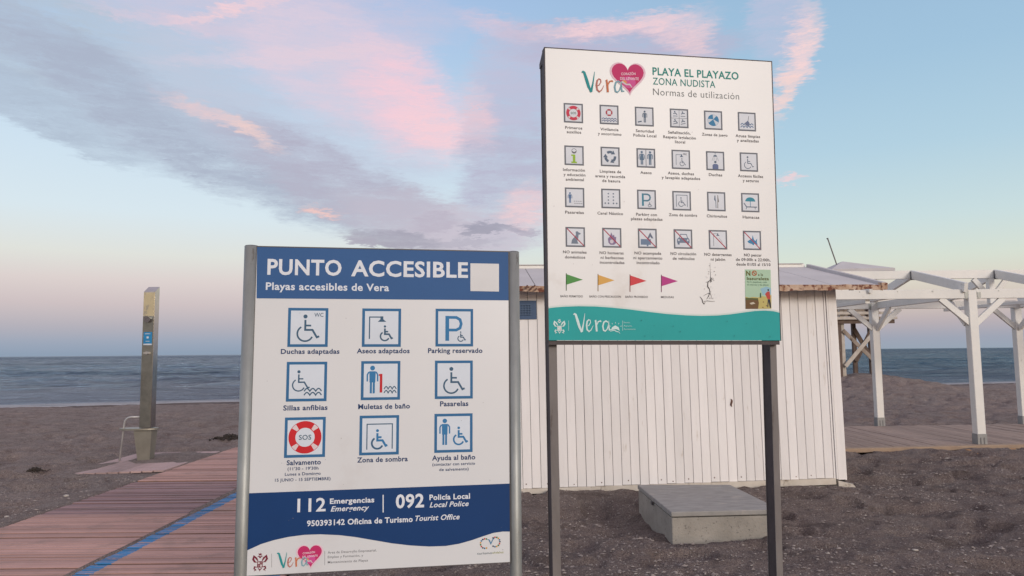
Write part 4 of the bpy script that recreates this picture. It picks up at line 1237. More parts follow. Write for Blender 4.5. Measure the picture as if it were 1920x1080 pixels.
def icon(panel, parent, px, half, draw, frame_col, fw, inner, label):
    a = Art(panel).at(px, half); a.frame(frame_col, fw, inner); draw(a)
    return a.build('pictogram', parent, label)
INN = (216, 224, 233)
def d_wc(a): wheelchair(a, -.12, .06, .86, ICO, .10)
def d_shower(a): showerhead(a, -.62, -.55, .95, ICO, .06); wheelchair(a, .18, .30, .5, ICO, .09)
def d_park(a):
    a.line([(-.38, .70), (-.38, -.62)], .20, ICB); a.line([(-.38, -.54), (.10, -.54), (.30, -.42), (.36, -.20), (.30, .02), (.10, .13), (-.38, .13)], .15, ICB); wheelchair(a, .34, .48, .33, ICO, .06)
def d_amph(a):
    wheelchair(a, -.38, -.02, .66, ICO, .075); waves(a, -.12, .74, .42, .14, .06, ICO, 3, 2, .2)
def d_crutch(a):
    person(a, -.42, 0, .82, ICB); a.line([(-.10, -.28), (.06, -.28)], .08, RED); a.line([(.02, -.34), (.02, .62)], .13, RED); waves(a, .18, .80, .38, .13, .05, ICO, 3, 2, .2)
def d_sos(a):
    buoy(a, 0, 0, .80, (204, 36, 44), (226, 206, 206))
def d_shade(a):
    a.line([(-.62, .72), (-.62, -.56), (.66, -.56), (.66, .70)], .055, ICO); wheelchair(a, -.08, .22, .62, ICB, .11); a.arc(-.09, .41, .28, 25, 240, .07, ICO)
def d_help(a): person(a, -.46, -.02, .78, ICB); wheelchair(a, .28, .16, .58, ICB, .10)
BI = [((577.5, 614), d_wc, 'wheelchair'), ((715.5, 614.5), d_shower, 'shower'), ((852, 614.5), d_park, 'parking'),
      ((575, 715.5), d_amph, 'amphibious chair'), ((713.7, 713.5), d_crutch, 'crutch'), ((851, 712), d_wc, 'ramp'),
      ((571.8, 820), d_sos, 'lifebuoy'), ((711, 816), d_shade, 'shade'), ((850.3, 812), d_help, 'helper')]
for px, dr, lb in BI:
    icon(PB, bp, px, IW, dr, FRB, .14, INN, None)
a = Art(PB, .0016); a.text('WC', 598, 590.5, 17, 7, ICO, .004); a.build('lettering', bp)
a = Art(PB, .0022); a.text('SOS', 572, 820, 23, 9, (70, 100, 120), .006); a.build('lettering', bp)
for args in [('Duchas adaptadas', 581.5, 659, 110, 8.6), ('Aseos adaptados', 718.5, 658, 99, 8.6), ('Parking reservado', 853.5, 657.5, 102, 8.6),
             ('Sillas anfibias', 572.5, 764.5, 83, 9.0), ('Muletas de baño', 720, 762, 97, 9.0), ('Pasarelas', 851.5, 757, 53, 9.0),
             ('Salvamento', 569.5, 867, 64, 8.8), ('Zona de sombra', 717, 861.5, 95, 9.0), ('Ayuda al baño', 850.5, 858, 81, 8.8)]:
    a = Art(PB); a.text(*args, NAVY, .026); a.build('caption', bp)
for args in [("(11'30 - 19'30h", 568, 878.5, 58, 5.4), ('Lunes a Domingo', 567.5, 888.5, 67, 5.4), ('15 JUNIO - 15 SEPTIEMBRE)', 567.5, 899, 104, 5.4), ('(contactar con servicio', 850.5, 870, 80, 5.2), ('de salvamento)', 851, 880, 55, 5.2)]:
    a = Art(PB); a.text(*args, NAVY, .018); a.build('small_lettering', bp)
for args, bo, shr in [(('112', 584, 947, 53, 24), .006, 0), (('Emergencias', 660, 938.5, 83, 9.3), .016, 0), (('Emergency', 656, 953, 72, 9.3), .008, .28), (('092', 768.5, 939.5, 53, 24), .014, 0),
                      (('Policía Local', 843, 931.5, 76, 9.5), .016, 0), (('Local Police', 842, 945.5, 73, 9.3), .008, .28), (('950393142 Oficina de Turismo', 674.5, 977.5, 198, 10), .014, 0), (('Tourist Office', 820, 970.5, 83, 9.5), .008, .28)]:
    a = Art(PB, .0012); a.text(*args, WHT, bo + .012, shr); a.build('lettering', bp)
a = Art(PB, .0012); a.poly(on(PB, [(717.2, 928), (719.2, 928), (719.2, 961), (717.2, 961)]), WHT); a.build('divider', bp)


def heart_pts(n=40):
    o = []
    for i in range(n):
        t_ = 2 * math.pi * i / n
        x = 16 * math.sin(t_) ** 3; y = -(13 * math.cos(t_) - 5 * math.cos(2 * t_) - 2 * math.cos(3 * t_) - math.cos(4 * t_))
        x += max(0, y - 2) * .12
        o.append((x / 17.0, y / 17.0))
    return o


def vera_word(a, cols, k=1.0, w=1.0):
    """brush lettering, about 4.2 wide, capital V 2 high, origin left base"""
    tq, sal, org, blu = cols
    a.line([(-.02, -1.72), (.10, -1.80), (.22, -1.72), (.42, -1.10), (.62, -.42), (.80, .02)], [.10, .16, .22, .28, .26, .12], tq)
    a.line([(.72, .06), (.86, -.02), (1.02, -.70), (1.14, -1.40), (1.20, -1.85)], [.18, .22, .13, .08, .04], tq)
    a.line([(1.38, -.50), (1.62, -.62), (1.80, -.92), (1.76, -1.14), (1.60, -1.20), (1.44, -1.02), (1.36, -.60), (1.42, -.16), (1.62, .02), (1.84, -.14), (2.08, -.60)], [.06, .09, .09, .09, .10, .15, .17, .16, .13, .09, .04], sal)
    a.line([(2.24, -1.06), (2.34, -1.10), (2.40, -.60), (2.44, .02)], [.08, .16, .2, .2], org)
    a.line([(2.44, -.62), (2.62, -1.0), (2.86, -1.08), (2.94, -.98)], [.08, .13, .13, .1], org)
    a.line([(3.66, -.94), (3.46, -1.08), (3.22, -.94), (3.10, -.52), (3.18, -.10), (3.36, -.02), (3.56, -.22), (3.70, -.62), (3.76, -1.04), (3.74, -.50), (3.80, -.14), (4.04, -.16)], [.12, .14, .15, .16, .15, .12, .11, .11, .14, .15, .14, .06], blu)


def logo(P, parent, px, unit, hpx, hr, base=.0012, txt=None):
    a = Art(P, base).at(hpx, hr)
    hp = heart_pts(); a.poly([(x * 1.12, y * 1.12 + .02) for x, y in hp], (232, 196, 210)); a.poly(hp, (196, 44, 104))
    a.poly([(.06 + .40 * math.cos(R(t_)), .36 + .34 * math.sin(R(t_))) for t_ in range(0, 360, 24)], (212, 84, 150))
    a.poly([(-.22 + .17 * math.cos(R(t_)), .42 - .17 * math.sin(R(t_))) for t_ in range(0, 181, 20)], (226, 150, 92))
    a.line([(-.55, .46), (-.32, .36), (-.1, .50), (.1, .48), (.24, .66)], [.05, .1, .08, .08, .03], (214, 208, 206))
    a.text(*txt[0], (238, 222, 230), .012, .1, R(-4)); a.text(*txt[1], (238, 222, 230), .012, .1, R(-2))
    a.build('heart_emblem', parent)
    a = Art(P, base + .0012).at(px, unit)
    vera_word(a, ((32, 148, 150), (190, 116, 104), (206, 118, 78), (128, 172, 184)))
    a.build('brush_lettering', parent)


def crest(a, c):
    a.rect(-.30, -.05, .30, .62, c); a.rect(-.22, .04, -.02, .24, (214, 206, 204)); a.rect(.02, .30, .22, .54, (214, 206, 204))
    a.line([(-.22, .44), (-.04, .44)], .05, (214, 206, 204)); a.line([(.05, .13), (.22, .13)], .05, (214, 206, 204))
    for q in (-1, 1):
        a.line([(q * .22, -.10), (q * .40, -.40), (q * .66, -.62), (q * .74, -.30), (q * .56, -.02), (q * .34, .04)], [.10, .2, .16, .22, .18, .06], c)
        a.line([(0, -.42), (q * .12, -.62), (q * .28, -.60)], [.12, .12, .04], c)
        a.line([(q * .30, .56), (q * .56, .52), (q * .62, .72), (q * .42, .86), (q * .62, .98)], [.06, .14, .14, .1, .04], c)
    a.poly([(-.14, -.72), (-.18, -.94), (-.06, -.84), (0, -1.0), (.06, -.84), (.18, -.94), (.14, -.72)], c)
    a.line([(-.2, .70), (0, .86), (.2, .70)], .1, c); a.line([(0, .84), (0, 1.02)], .08, c)


a = Art(PB).at((487.3, 1053.5), .0335); crest(a, (120, 34, 56)); a.build('crest_emblem', bp)
a = Art(PB); a.poly(on(PB, [(508.7, 1038), (509.4, 1038), (509.4, 1064), (508.7, 1064)]), (150, 148, 150)); a.poly(on(PB, [(608.2, 1033), (608.9, 1033), (608.9, 1060), (608.2, 1060)]), (150, 148, 150)); a.build('divider', bp)
logo(PB, bp, (519, 1064), .0290, (580.5, 1040), .0475, txt=((('CORAZÓN'), 579, 1036.5, 23, 3.4), (('DEL LEVANTE'), 581, 1043, 29, 3.6)))
for args in [('Área de Desarrollo Empresarial,', 660, 1034, 91, 4.4), ('Empleo y Formación, y', 647.5, 1043, 66, 4.4), ('Mantenimiento de Playas', 652, 1052.5, 75, 4.4)]:
    a = Art(PB); a.text(*args, (104, 104, 110), .002); a.build('small_lettering', bp)
a = Art(PB).at((919, 1018), .020)
dc = [(40, 50, 80), (200, 70, 50), (70, 120, 50), (214, 150, 40), (40, 110, 150)]
for sx_, x0 in ((-1, -1.15), (1, 1.15)):
    for i in range(15):
        t_ = 2 * math.pi * i / 15
        if sx_ * math.cos(t_) < -.55: continue
        a.circ(x0 * .9 + .95 * math.cos(t_) * .95, (-.12 if sx_ > 0 else .1) + .92 * math.sin(t_), .17, dc[i % 5], 7)
a.line([(-.55, -.70), (-.2, -.55), (.12, .18), (.5, -.6), (.95, -.95)], [.1, .2, .2, .16, .05], (70, 130, 170))
a.build('tourism_emblem', bp)
a = Art(PB); a.text('turismo', 908.5, 1037.5, 28, 4.2, (60, 90, 100), .004); a.text('andaluz', 933.5, 1036.0, 21, 3.8, (150, 150, 60), .004); a.build('small_lettering', bp)
# specks of dirt
rs = random.Random(5)
a = Art(PB, .0022)
for i in range(34):
    x = rs.uniform(470, 948); y = rs.uniform(570, 1050)
    c = PB.st((x, y)); r_ = rs.uniform(.0006, .0017)
    a.poly([(c.x + r_ * math.cos(t_) * rs.uniform(.6, 1.3), c.y + r_ * math.sin(t_) * rs.uniform(.6, 1.3)) for t_ in [0, 1, 2, 3, 4, 5]], (120, 116, 116))
a.build('dirt_specks', bp)['kind'] = 'stuff'

# ================================================================== tall sign
TW, TH = 1.2, 1.4466
TC = [(1022, 90), (1446, 116), (1463, 638), (1029, 638)]
TU = Vector((.988, .153, -.007)).normalized(); TV = Vector((.001, .024, -1)).normalized()
TTL = Vector((.175, 3.535, 3.051))
PT = Panel(TC, TW, TH, TTL, TU, TV)
yawT = math.atan2(TU.y, TU.x)
ts = thing('tall_notice_sign', tuple((TTL + TU * .6)[:2]) + (0,), 'tall white beach rules sign with teal bottom band on two brown square posts', 'sign', yawT)
tpn = slab(PT, TW, TH, .012, 'panel', M['panel_white'], ts)
fr = MB()
T_ = .003
for (a0, b0, a1, b1, d0, d1) in ((-.004, -.005, TW + .004, -.0005, .001, .05), (-.005, -.005, -.0005, TH + .002, -.001, .05), (TW + .0005, -.003, TW + .005, TH + .002, .001, .05), (0, TH + .002, TW, TH + .022, -.008, .045)):
    q = [PT.w3(a0, b0, d0), PT.w3(a1, b0, d0), PT.w3(a1, b1, d0), PT.w3(a0, b1, d0)]
    q = [PT.w3(a0, b0, -abs(d0) if d0 < 0 else d0), PT.w3(a1, b0, d0), PT.w3(a1, b1, d0), PT.w3(a0, b1, d0)]
    q = [PT.w3(x_, y_, d0) for (x_, y_) in ((a0, b0), (a1, b0), (a1, b1), (a0, b1))]
    fr.hexa([v - PT.N * d1 for v in q] + q)
fr.build('frame', M['post_dark'], ts)
slab(PT, TW, TH, .003, 'back_sheet', M['post_paint'], ts, back=.040)
def profile_post(p0, p1, width, depth, openleft, back):
    """U-section steel post: front face lies at p0..p1 (artwork units on the panel plane), open towards the left"""
    a = PT.st(p0); c = PT.st(p1); A3 = PT.w3(a.x, a.y, -back); C3 = PT.w3(c.x, c.y, -back)
    E3 = A3 + (C3 - A3) * ((A3.z + .4) / (A3.z - C3.z))
    B = -PT.N; U = PT.U
    def sec(p, x0, x1, y0, y1): return [p + U * x0 + B * y0, p + U * x1 + B * y0, p + U * x1 + B * y1, p + U * x0 + B * y1]
    root = None
    for nm, (x0, x1, y0, y1) in (('post', (0, width, 0, .004)), ('post_web', (width - .004, width - .0002, .0041, depth)), ('post_flange', (0, width - .0042, depth - .004, depth - .0002))):
        o = MB().hexa(sec(E3, x0, x1, y0, y1) + sec(A3, x0, x1, y0, y1)).build(nm, M['post_paint'], ts if root is None else root)
        root = root or o
    # dark plate in the open side; its colour stands in for inner shade
    MB().hexa(sec(E3, .003, .006, .0045, depth - .0045) + sec(A3, .003, .006, .0045, depth - .0045)).build('post_shade_plate', M['post_dark'], root)
profile_post((1022.5, 97), (1040, 1080), .040, .092, True, .046)
profile_post((1437, 124), (1465, 1080), .034, .088, True, .046)
# diagonal closing plate at the top left corner
q = [PT.w3(-.0045, 0.0, -.046), PT.w3(-.0045, .06, -.046), PT.w3(-.0045, .06, -.13), PT.w3(-.0045, .035, -.13)]
MB().prism(q, PT.U * .003).build('corner_plate', M['post_dark'], ts)

TEAL = (40, 166, 164); TTX = (82, 76, 80); FRG = (112, 116, 124); ING = (224, 228, 234); IG = (96, 112, 132); IB = (70, 132, 168)
a = Art(PT)
tc_ = on(PT, [(1029, 578), (1040, 576.3), (1060, 574.8), (1085, 574), (1115, 574.5), (1145, 576.5), (1180, 580), (1215, 584.5), (1250, 588.5), (1285, 591), (1315, 592), (1345, 591.3), (1370, 589), (1395, 585.5), (1415, 582.8), (1435, 582), (1450, 583.3), (1462, 586)])
tc_[0] = (0, tc_[0][1]); tc_[-1] = (TW, tc_[-1][1])
a.poly([(p[0], p[1] - .008) for p in tc_] + [(TW, TH - .02), (0, TH - .02)], (214, 226, 220))
a.poly(tc_ + [(TW, TH), (0, TH)], TEAL); a.build('teal_band', tpn)
logo(PT, tpn, (1091.5, 170), .0540, (1177, 142.5), .089, txt=((('CORAZÓN'), 1178, 138.5, 27, 4.6), (('DEL LEVANTE'), 1180, 147.5, 35, 5.0)))
for args, rgb, bo in [(('PLAYA EL PLAYAZO', 1304, 137.8, 161, 13.5), (36, 140, 130), .022), (('ZONA NUDISTA', 1282.5, 155, 117, 12.5), (44, 136, 128), .008), (('Normas de utilización', 1305, 176, 161, 12.5), (120, 124, 124), -.004)]:
    a = Art(PT); a.text(*args, rgb, bo); a.build('title_lettering', tpn)

HI = .0490
def t_sos(a): buoy(a, 0, 0, .74, (206, 60, 84), (226, 214, 214))
def t_watch(a): buoy(a, 0, -.22, .36, (176, 50, 66), (220, 200, 204)); waves(a, -.78, .78, .42, .13, .06, (74, 96, 140), 5, 2, .22)
def t_police(a): person(a, .04, .04, .72, IG); a.line([(-.7, .6), (-.3, .5)], .12, IG)
def t_four(a):
    a.line([(0, -.85), (0, .85)], .04, FRG); a.line([(-.85, 0), (.85, 0)], .04, FRG)
    for (x, y, k) in ((-.42, -.42, 0), (.42, -.42, 1), (-.42, .42, 2), (.42, .42, 3)):
        a.circ(x - .05, y - .26, .07, IG); a.line([(x - .2, y - .02), (x, y - .14), (x + .2, y - (.1 if k % 2 else -.05))], .09, IG); a.line([(x - .25, y + .2), (x + .25, y + (.2 if k < 2 else .08))], .06, IG)
def t_ball(a):
    a.circ(0, 0, .62, (62, 130, 172), 26); 
    for r0 in (20, 150, 265): a.poly([(0, -.1)] + [(.60 * math.cos(R(r0 + i * 6)), .60 * math.sin(R(r0 + i * 6))) for i in range(8)], (208, 216, 224))
def t_swim(a): waves(a, -.7, .7, .28, .16, .09, (92, 122, 158), 4, 2, .26); a.line([(.1, .1), (.22, -.6)], .05, FRG); a.poly([(-.3, .2), (.1, -.12), (.3, .15), (.2, .5), (-.1, .4)], (110, 122, 150))
def t_info(a): a.poly([(-.3, -.1), (.12, -.1), (.12, .62), (.28, .62), (.28, .78), (-.3, .78), (-.3, .62), (-.14, .62), (-.14, .05), (-.3, .05)], (152, 190, 60)); a.arc(0, -.46, .24, 0, 360, .05, (130, 130, 134)); a.arc(0, -.46, .17, 10, 170, .12, (110, 110, 116))
def t_rec(a):
    for k in range(3):
        b0 = 120 * k - 90
        a.arc(0, .02, .50, b0 - 38, b0 + 22, .26, IG, 7)
        an = R(b0 + 30); ra = .50; cx, cy = ra * math.cos(an), ra * math.sin(an) + .02; tx, ty = -math.sin(an), math.cos(an)
        a.poly([(cx + tx * .30, cy + ty * .30), (cx + math.cos(an) * .25 - tx * .06, cy + math.sin(an) * .25 - ty * .06), (cx - math.cos(an) * .25 - tx * .06, cy - math.sin(an) * .25 - ty * .06)], IG)
def t_wc(a): a.line([(0, -.9), (0, .9)], .06, FRG); person(a, -.44, .04, .82, (98, 122, 146), True); person(a, .44, .04, .82, (98, 122, 146))
def t_ads(a): showerhead(a, -.52, -.5, .9, IG, .05); wheelchair(a, .12, .28, .5, IG, .07)
def t_show(a):
    a.line([(0, -.9), (0, -.66)], .05, IG); a.poly([(-.24, -.44), (-.12, -.62), (.12, -.62), (.24, -.44)], IG)
    for q in (-.36, -.16, .16, .36): a.line([(q * .6, -.38), (q, .0)], .03, (130, 140, 150))
    a.circ(0, .12, .13, IG); a.poly([(-.32, .86), (-.32, .46), (-.18, .32), (.18, .32), (.32, .46), (.32, .86)], (104, 118, 156))
def t_acc(a): wheelchair(a, -.12, .08, .82, IG, .08)
def t_pas(a):
    person(a, -.48, .05, .62, (84, 116, 158))
    for i in range(4): a.rect(-.1 + i * .22, .34, .04 + i * .22, .40, (150, 152, 158)); a.rect(-.06 + i * .22, .56, .10 + i * .22, .62, (150, 152, 158))
def t_dots(a):
    for y in (-.5, -.18, .16): a.circ(-.26, y, .075, IG, 10); a.circ(.26, y, .075, IG, 10)
    for x in (-.6, -.26, .26, .6): a.circ(x, .48, .08, IG, 10)
def t_park(a): a.line([(-.40, .66), (-.40, -.62)], .2, (62, 136, 158)); a.line([(-.40, -.54), (.10, -.54), (.32, -.42), (.38, -.22), (.32, 0), (.10, .12), (-.40, .12)], .16, (84, 130, 150)); wheelchair(a, .30, .5, .32, IG, .06)
def t_shade(a): a.line([(-.58, .62), (-.58, -.58), (.6, -.58), (.6, .62)], .06, IG); wheelchair(a, -.06, .14, .6, IG, .08)
def t_fork(a): a.line([(-.14, -.62), (-.16, -.2), (-.06, .0), (-.05, .7)], [.1, .16, .07, .07], IG); a.line([(.16, -.68), (.2, .0), (.14, .08), (.14, .7)], [.05, .16, .06, .08], (124, 120, 116))
def t_lounge(a):
    a.poly([(-.56, -.12)] + [(.56 * math.cos(R(180 + i * 18)), -.12 + .44 * math.sin(R(180 + i * 18))) for i in range(1, 10)] + [(.56, -.12)], (58, 142, 162)); a.line([(0, -.12), (0, .5)], .06, IB)
    a.line([(-.72, .05), (-.42, .46), (.74, .46)], .10, IG); a.line([(-.4, .5), (-.5, .7)], .06, IG); a.line([(.5, .5), (.55, .7)], .06, IG)
def slash(a): a.line([(-.86, -.86), (.86, .86)], .10, (176, 60, 76))
def t_dog(a): a.poly([(-.42, .68), (-.36, .3), (-.1, .0), (.06, -.22), (.04, -.52), (.2, -.6), (.36, -.46), (.56, -.4), (.5, -.26), (.34, -.24), (.3, .1), (.2, .4), (.3, .68)], (122, 134, 150)); slash(a)
def t_fire(a): a.poly([(-.36, .52), (-.42, .1), (-.2, -.14), (-.06, -.56), (.1, -.2), (.22, -.34), (.3, -.06), (.46, -.14), (.42, .3), (.5, .5), (.2, .72), (-.16, .72)], (140, 122, 156)); a.circ(-.02, .38, .2, (214, 206, 214), 12); slash(a)
def t_tent(a): a.rect(-.72, .08, .36, .66, (116, 136, 162)); a.poly([(.3, -.62), (.64, .0), (.42, -.02), (.3, -.2), (.16, .04), (-.02, .0)], (110, 120, 140)); a.circ(.0, .72, .1, (116, 136, 162), 10); slash(a)
def t_car(a):
    a.line([(-.40, -.1), (-.26, -.48), (.36, -.48), (.5, -.1)], .08, (112, 126, 148)); a.poly([(-.66, .4), (-.66, .06), (-.5, -.12), (.58, -.12), (.7, .06), (.7, .4)], (120, 134, 156))
    a.circ(-.46, .12, .1, (216, 220, 226), 10); a.circ(.5, .12, .1, (216, 220, 226), 10); a.rect(-.6, .4, -.38, .58, (112, 126, 148)); a.rect(.42, .4, .62, .58, (112, 126, 148)); slash(a)
def t_soap(a): a.line([(-.48, .66), (-.48, -.62), (-.1, -.62)], .05, (130, 134, 142)); a.poly([(-.08, -.66), (.04, -.66), (.04, -.54), (.2, -.4), (-.2, -.4), (-.08, -.54)], IG); a.line([(.1, -.2), (.5, .3)], .03, (150, 140, 140)); slash(a)
def t_fish(a): a.poly([(-.54, .12), (-.2, -.1), (.0, -.18), (.08, -.56), (.2, -.1), (.36, .06), (.56, -.2), (.52, .2), (.62, .46), (.3, .3), (.14, .52), (-.1, .36), (-.36, .3)], (70, 136, 178)); slash(a)
TI = [[(1075, 212, t_sos), (1142, 215, t_watch), (1208, 218.5, t_police), (1273.3, 221.7, t_four), (1337.2, 225.3, t_ball), (1400.3, 228, t_swim)],
      [(1076.3, 291.5, t_info), (1144, 293.7, t_rec), (1211, 296.2, t_wc), (1276.5, 299, t_ads), (1341, 301.5, t_show), (1404, 303.6, t_acc)],
      [(1077.3, 370.3, t_pas), (1145.2, 372.3, t_dots), (1212.2, 374, t_park), (1278, 376.3, t_shade), (1343, 377.7, t_fork), (1406.6, 379.7, t_lounge)],
      [(1078.5, 444.3, t_dog), (1147, 445.7, t_fire), (1213.7, 446.8, t_tent), (1280.5, 448, t_car), (1346, 449.3, t_soap), (1410, 450.5, t_fish)]]
for row in TI:
    for (x, y, dr) in row:
        icon(PT, tpn, (x, y), HI, dr, FRG, .155, ING, None)
a = Art(PT, .0026); a.text('SOS', 1075, 212, 10, 4, (120, 140, 130), .004); a.text('WC', 1284, 289, 7, 3, TTX, .002); a.build('lettering', tpn)
CAPS = [('Primeros', 1075.5, 239.5, 32), ('auxilios', 1076, 247.5, 27), ('Vigilancia', 1142.5, 242.5, 34), ('y socorrismo', 1143, 251, 44), ('Seguridad', 1209, 245.5, 34), ('Policía Local', 1209, 254, 43),
        ('Señalización,', 1273.5, 248.5, 42), ('Respeto legislación', 1274, 257.5, 61), ('litoral', 1275, 266, 19), ('Zonas de juego', 1340, 252.5, 48), ('Aguas limpias', 1402, 255, 46), ('y analizadas', 1402, 263.5, 41),
        ('Información', 1076, 318.5, 41), ('y educación', 1077, 327.5, 41), ('ambiental', 1077.5, 336.5, 34), ('Limpieza de', 1144.5, 321.5, 40), ('arena y recogida', 1144, 330.5, 56), ('de basura', 1146, 339, 34),
        ('Aseos', 1211, 323.5, 21), ('Aseos, duchas', 1276.5, 325, 49), ('y lavapiés adaptados', 1276.5, 333.5, 72), ('Duchas', 1341.5, 327.5, 25), ('Accesos fáciles', 1407, 330, 47), ('y seguros', 1407.5, 338.5, 30),
        ('Pasarelas', 1077, 398, 35), ('Canal Náutico', 1144, 400, 48), ('Parking con', 1212, 402, 39), ('plazas adaptadas', 1212.5, 410.5, 59), ('Zona de sombra', 1280.5, 403, 53), ('Chiringuitos', 1344, 405, 38), ('Hamacas', 1408, 407, 31),
        ('NO animales', 1077.5, 472.5, 44), ('domésticos', 1078, 482, 38), ('NO hogueras', 1146.5, 474, 45), ('ni barbacoas', 1147.5, 483, 43), ('incontroladas', 1147.5, 492, 46), ('NO acampada', 1214.5, 474.5, 50), ('ni aparcamiento', 1214.5, 483.5, 54), ('incontrolado', 1215, 492.5, 43),
        ('NO circulación', 1281, 475.5, 48), ('de vehículos', 1281.5, 484.5, 41), ('NO detergentes', 1346, 477, 51), ('ni jabón', 1346, 486, 27), ('NO pescar', 1411.5, 478, 33), ('de 09:00h a 22:00h,', 1412, 486.7, 65), ('desde 01/05 al 15/10', 1412.5, 495.5, 64)]
for (t_, x, y, w) in CAPS:
    a = Art(PT); a.text(t_, x, y, w, 5.1, TTX, .018); a.build('caption', tpn)
for (x, y, rgb, t_, w, tx) in [(1061.5, 513.8, (86, 150, 78), 'BAÑO PERMITIDO', 42, 1071.5), (1121, 515, (222, 172, 92), 'BAÑO CON PRECAUCIÓN', 59, 1134.5), (1181, 516, (212, 72, 78), 'BAÑO PROHIBIDO', 42, 1193.5), (1239.8, 516.5, (188, 66, 138), 'MEDUSAS', 24, 1251)]:
    a = Art(PT); P0 = PT.st((x, y)); P1 = PT.st((x + 31, y + 10.5)); P2 = PT.st((x, y + 20)); P3 = PT.st((x, y + 31))
    a.poly([tuple(P0), tuple(P1), tuple(P2)], rgb); a.line([(P0.x, P0.y - .004), (P3.x, P3.y)], .004, tuple(int(v * .6) for v in rgb))
    a.build('flag_symbol', tpn)
    a = Art(PT); a.text(t_, tx, 555.5 + (x - 1061) * .008, w, 3.8, TTX, .014); a.build('caption', tpn)
# footer print
a = Art(PT, .0018).at((1048.5, 611.5), .036); crest(a, (214, 234, 230)); a.build('crest_emblem', tpn)
a = Art(PT, .0018).at((1075.5, 621), .0470); w_ = (214, 236, 234); vera_word(a, (w_, w_, w_, w_))
a.poly([(3.95, -.10), (4.1, -.42), (4.45, -.62), (4.8, -.42), (4.92, -.05), (4.6, -.22), (4.3, -.2)], w_)
a.line([(3.9, .0), (4.3, -.12), (4.6, .02), (4.8, .06), (4.95, .25)], [.05, .09, .09, .06, .03], w_)
for q in (-60, -30, 0, 30, 60): a.line([(4.47 + .62 * math.sin(R(q)), -.2 - .62 * math.cos(R(q))), (4.47 + .76 * math.sin(R(q)), -.2 - .76 * math.cos(R(q)))], .05, w_)
a.build('brush_lettering', tpn)
a = Art(PT, .0018)
for x in (1065.3, 1166.6): a.poly(on(PT, [(x, 601), (x + .8, 601), (x + .8, 620), (x, 620)]), (176, 222, 216))
for t_, y, w in (('Excmo.', 604.5, 12), ('Ayunt.', 610.8, 16), ('Ayuntamiento', 616.8, 22)): a.text(t_, 1169 + w / 2, y, w, 2.8, (186, 226, 220), .002)
a.build('small_lettering', tpn)
# poster sticker
st = Art(PT, .0014)
q = lambda x, y: tuple(PT.st((x, y)))
st.poly([q(1396.5, 505), (q(1444.5, 505.5)), q(1446, 578.5), q(1397.5, 579)], (176, 206, 178))
st.poly([q(1397.2, 556), q(1404, 558), q(1412, 556.5), q(1421, 557.5), q(1428, 555), q(1436, 556), q(1446, 553), q(1446, 578.5), q(1397.5, 579)], (196, 182, 112))
st.poly([q(1397.2, 558), q(1421, 560), q(1422.5, 568), q(1421, 578.8), q(1397.5, 579)], (112, 84, 54))
st.poly([q(1397.2, 558), q(1421, 559), q(1421, 563), q(1410, 561.5), q(1397.3, 562.5)], (92, 98, 54))
st.poly([q(1405, 568), q(1412, 566), q(1416, 569), q(1408, 571)], (206, 196, 176))
st.poly([q(1425, 541), q(1436, 537), q(1445, 540), q(1445.3, 552), q(1430, 553)], (150, 190, 206))
st.poly([q(1434, 551), q(1438, 546.5), q(1442.5, 546), q(1444, 556), q(1443.5, 561), q(1438.5, 560)], (190, 72, 66))
st.poly([q(1440, 561), q(1443.6, 561), q(1445, 570), q(1445.3, 577), q(1443, 577), q(1441.5, 570)], (44, 48, 60)); st.poly([q(1439, 560.5), q(1441, 561), q(1440, 576), q(1438.4, 576)], (60, 60, 70))
c = PT.st((1440, 543.5)); st.poly([(c.x + .005 * math.cos(i), c.y + .0055 * math.sin(i)) for i in (0, 1, 2, 3, 4, 5)], (46, 44, 46))
st.poly([q(1424.5, 549), q(1426.5, 549), q(1427, 558), q(1424, 558)], (70, 96, 70))
for (x, y) in ((1431, 566), (1437, 573), (1430, 576), (1412, 575), (1402, 572)): c = PT.st((x, y)); st.poly([(c.x + .004 * math.cos(i), c.y + .003 * math.sin(i)) for i in (0, 1.2, 2.4, 3.6, 4.8)], (120, 74, 60))
st.text('NO', 1403 + .5, 512.5, 9, 8, (104, 98, 40), .02) if False else st.text('N', 1402.5, 512.2, 8, 8.5, (104, 100, 44), .03)
c = PT.st((1414, 512)); st.o = c; st.k = .0115; st.arc(0, 0, 1, 0, 352, .42, (176, 96, 60), 18); st.line([(-.6, -.6), (.6, .6)], .4, (176, 96, 60)); st.o = Vector((0, 0)); st.k = 1
st.text('a la', 1425.5, 514.5, 9, 5, (96, 104, 72), .01); st.text('basuraleza', 1420.5, 522, 41, 5.6, (96, 100, 52), .02)
st.text('No lo abandones, cuida', 1419, 528.5, 37, 3.2, (116, 146, 124), .002); st.text('el entorno y las playas', 1420.5, 533.5, 40, 3.2, (116, 146, 124), .002)
st.build('poster_sticker', tpn)
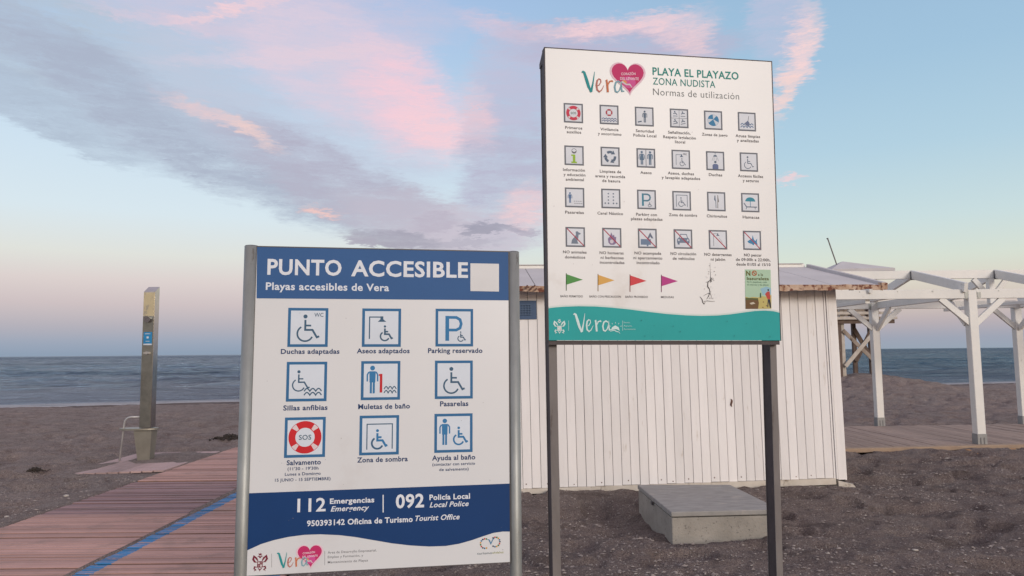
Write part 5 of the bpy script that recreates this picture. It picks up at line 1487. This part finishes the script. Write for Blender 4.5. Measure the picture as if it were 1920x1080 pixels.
# cracked and flaked print
rs = random.Random(9)
a = Art(PT, .0014)
main = [(1331, 492), (1331.3, 505), (1332, 519), (1333.5, 522), (1331, 526), (1327, 528), (1326.5, 537), (1330, 542), (1331, 549), (1328, 555), (1324.5, 561)]
a.line([q(*p) for p in main], [.0007, .001, .002, .006, .005, .004, .006, .004, .004, .003, .002], (84, 78, 80))
a.line([q(*p) for p in [(1312, 556), (1316, 561), (1317.5, 567), (1320, 570), (1322, 566)]], [.002, .004, .005, .003, .002], (84, 78, 80))
a.line([q(*p) for p in [(1319, 565), (1326, 564), (1333, 564.8), (1340, 565)]], [.002, .003, .002, .001], (92, 86, 88))
a.line([q(*p) for p in [(1331, 549), (1333, 554), (1334.5, 560)]], [.002, .002, .0008], (100, 94, 96))
a.line([q(*p) for p in [(1329, 549), (1323, 552), (1318, 555)]], [.002, .002, .0008], (100, 94, 96))
a.line([q(*p) for p in [(1331, 526), (1336, 524), (1339, 526)]], [.003, .002, .0008], (100, 94, 96))
for i in range(60):
    t_ = rs.random(); k = int(t_ * 9) + 1; bx_, by_ = main[min(k, 10)]
    x = bx_ + rs.gauss(2, 5.0); y = by_ + rs.gauss(2, 5); c = PT.st((x, y)); r_ = rs.uniform(.0008, .0032); st_ = rs.uniform(0, 3)
    a.poly([(c.x + r_ * math.cos(j + st_) * rs.uniform(.3, 1.5), c.y + r_ * math.sin(j + st_) * rs.uniform(.3, 1.2)) for j in (0, 1.3, 2.5, 3.8, 5)], rs.choice([(96, 90, 92), (120, 114, 114), (230, 226, 222), (76, 70, 74)]))
for i in range(26):
    x = rs.uniform(1035, 1440); y = rs.uniform(190, 570); c = PT.st((x, y)); r_ = rs.uniform(.0006, .0018)
    a.poly([(c.x + r_ * math.cos(j), c.y + r_ * math.sin(j)) for j in (0, 1.3, 2.5, 3.8, 5)], (150, 142, 140))
for i in range(12):
    x = rs.uniform(1200, 1450); y = rs.uniform(598, 634); c = PT.st((x, y)); r_ = rs.uniform(.001, .004)
    a.h += .0001
    a.poly([(c.x + r_ * math.cos(j) * .5, c.y + r_ * math.sin(j)) for j in (0, 1.3, 2.5, 3.8, 5)], (30, 110, 110))
o = a.build('cracks', tpn); o['kind'] = 'stuff'

S.render.engine = 'CYCLES'
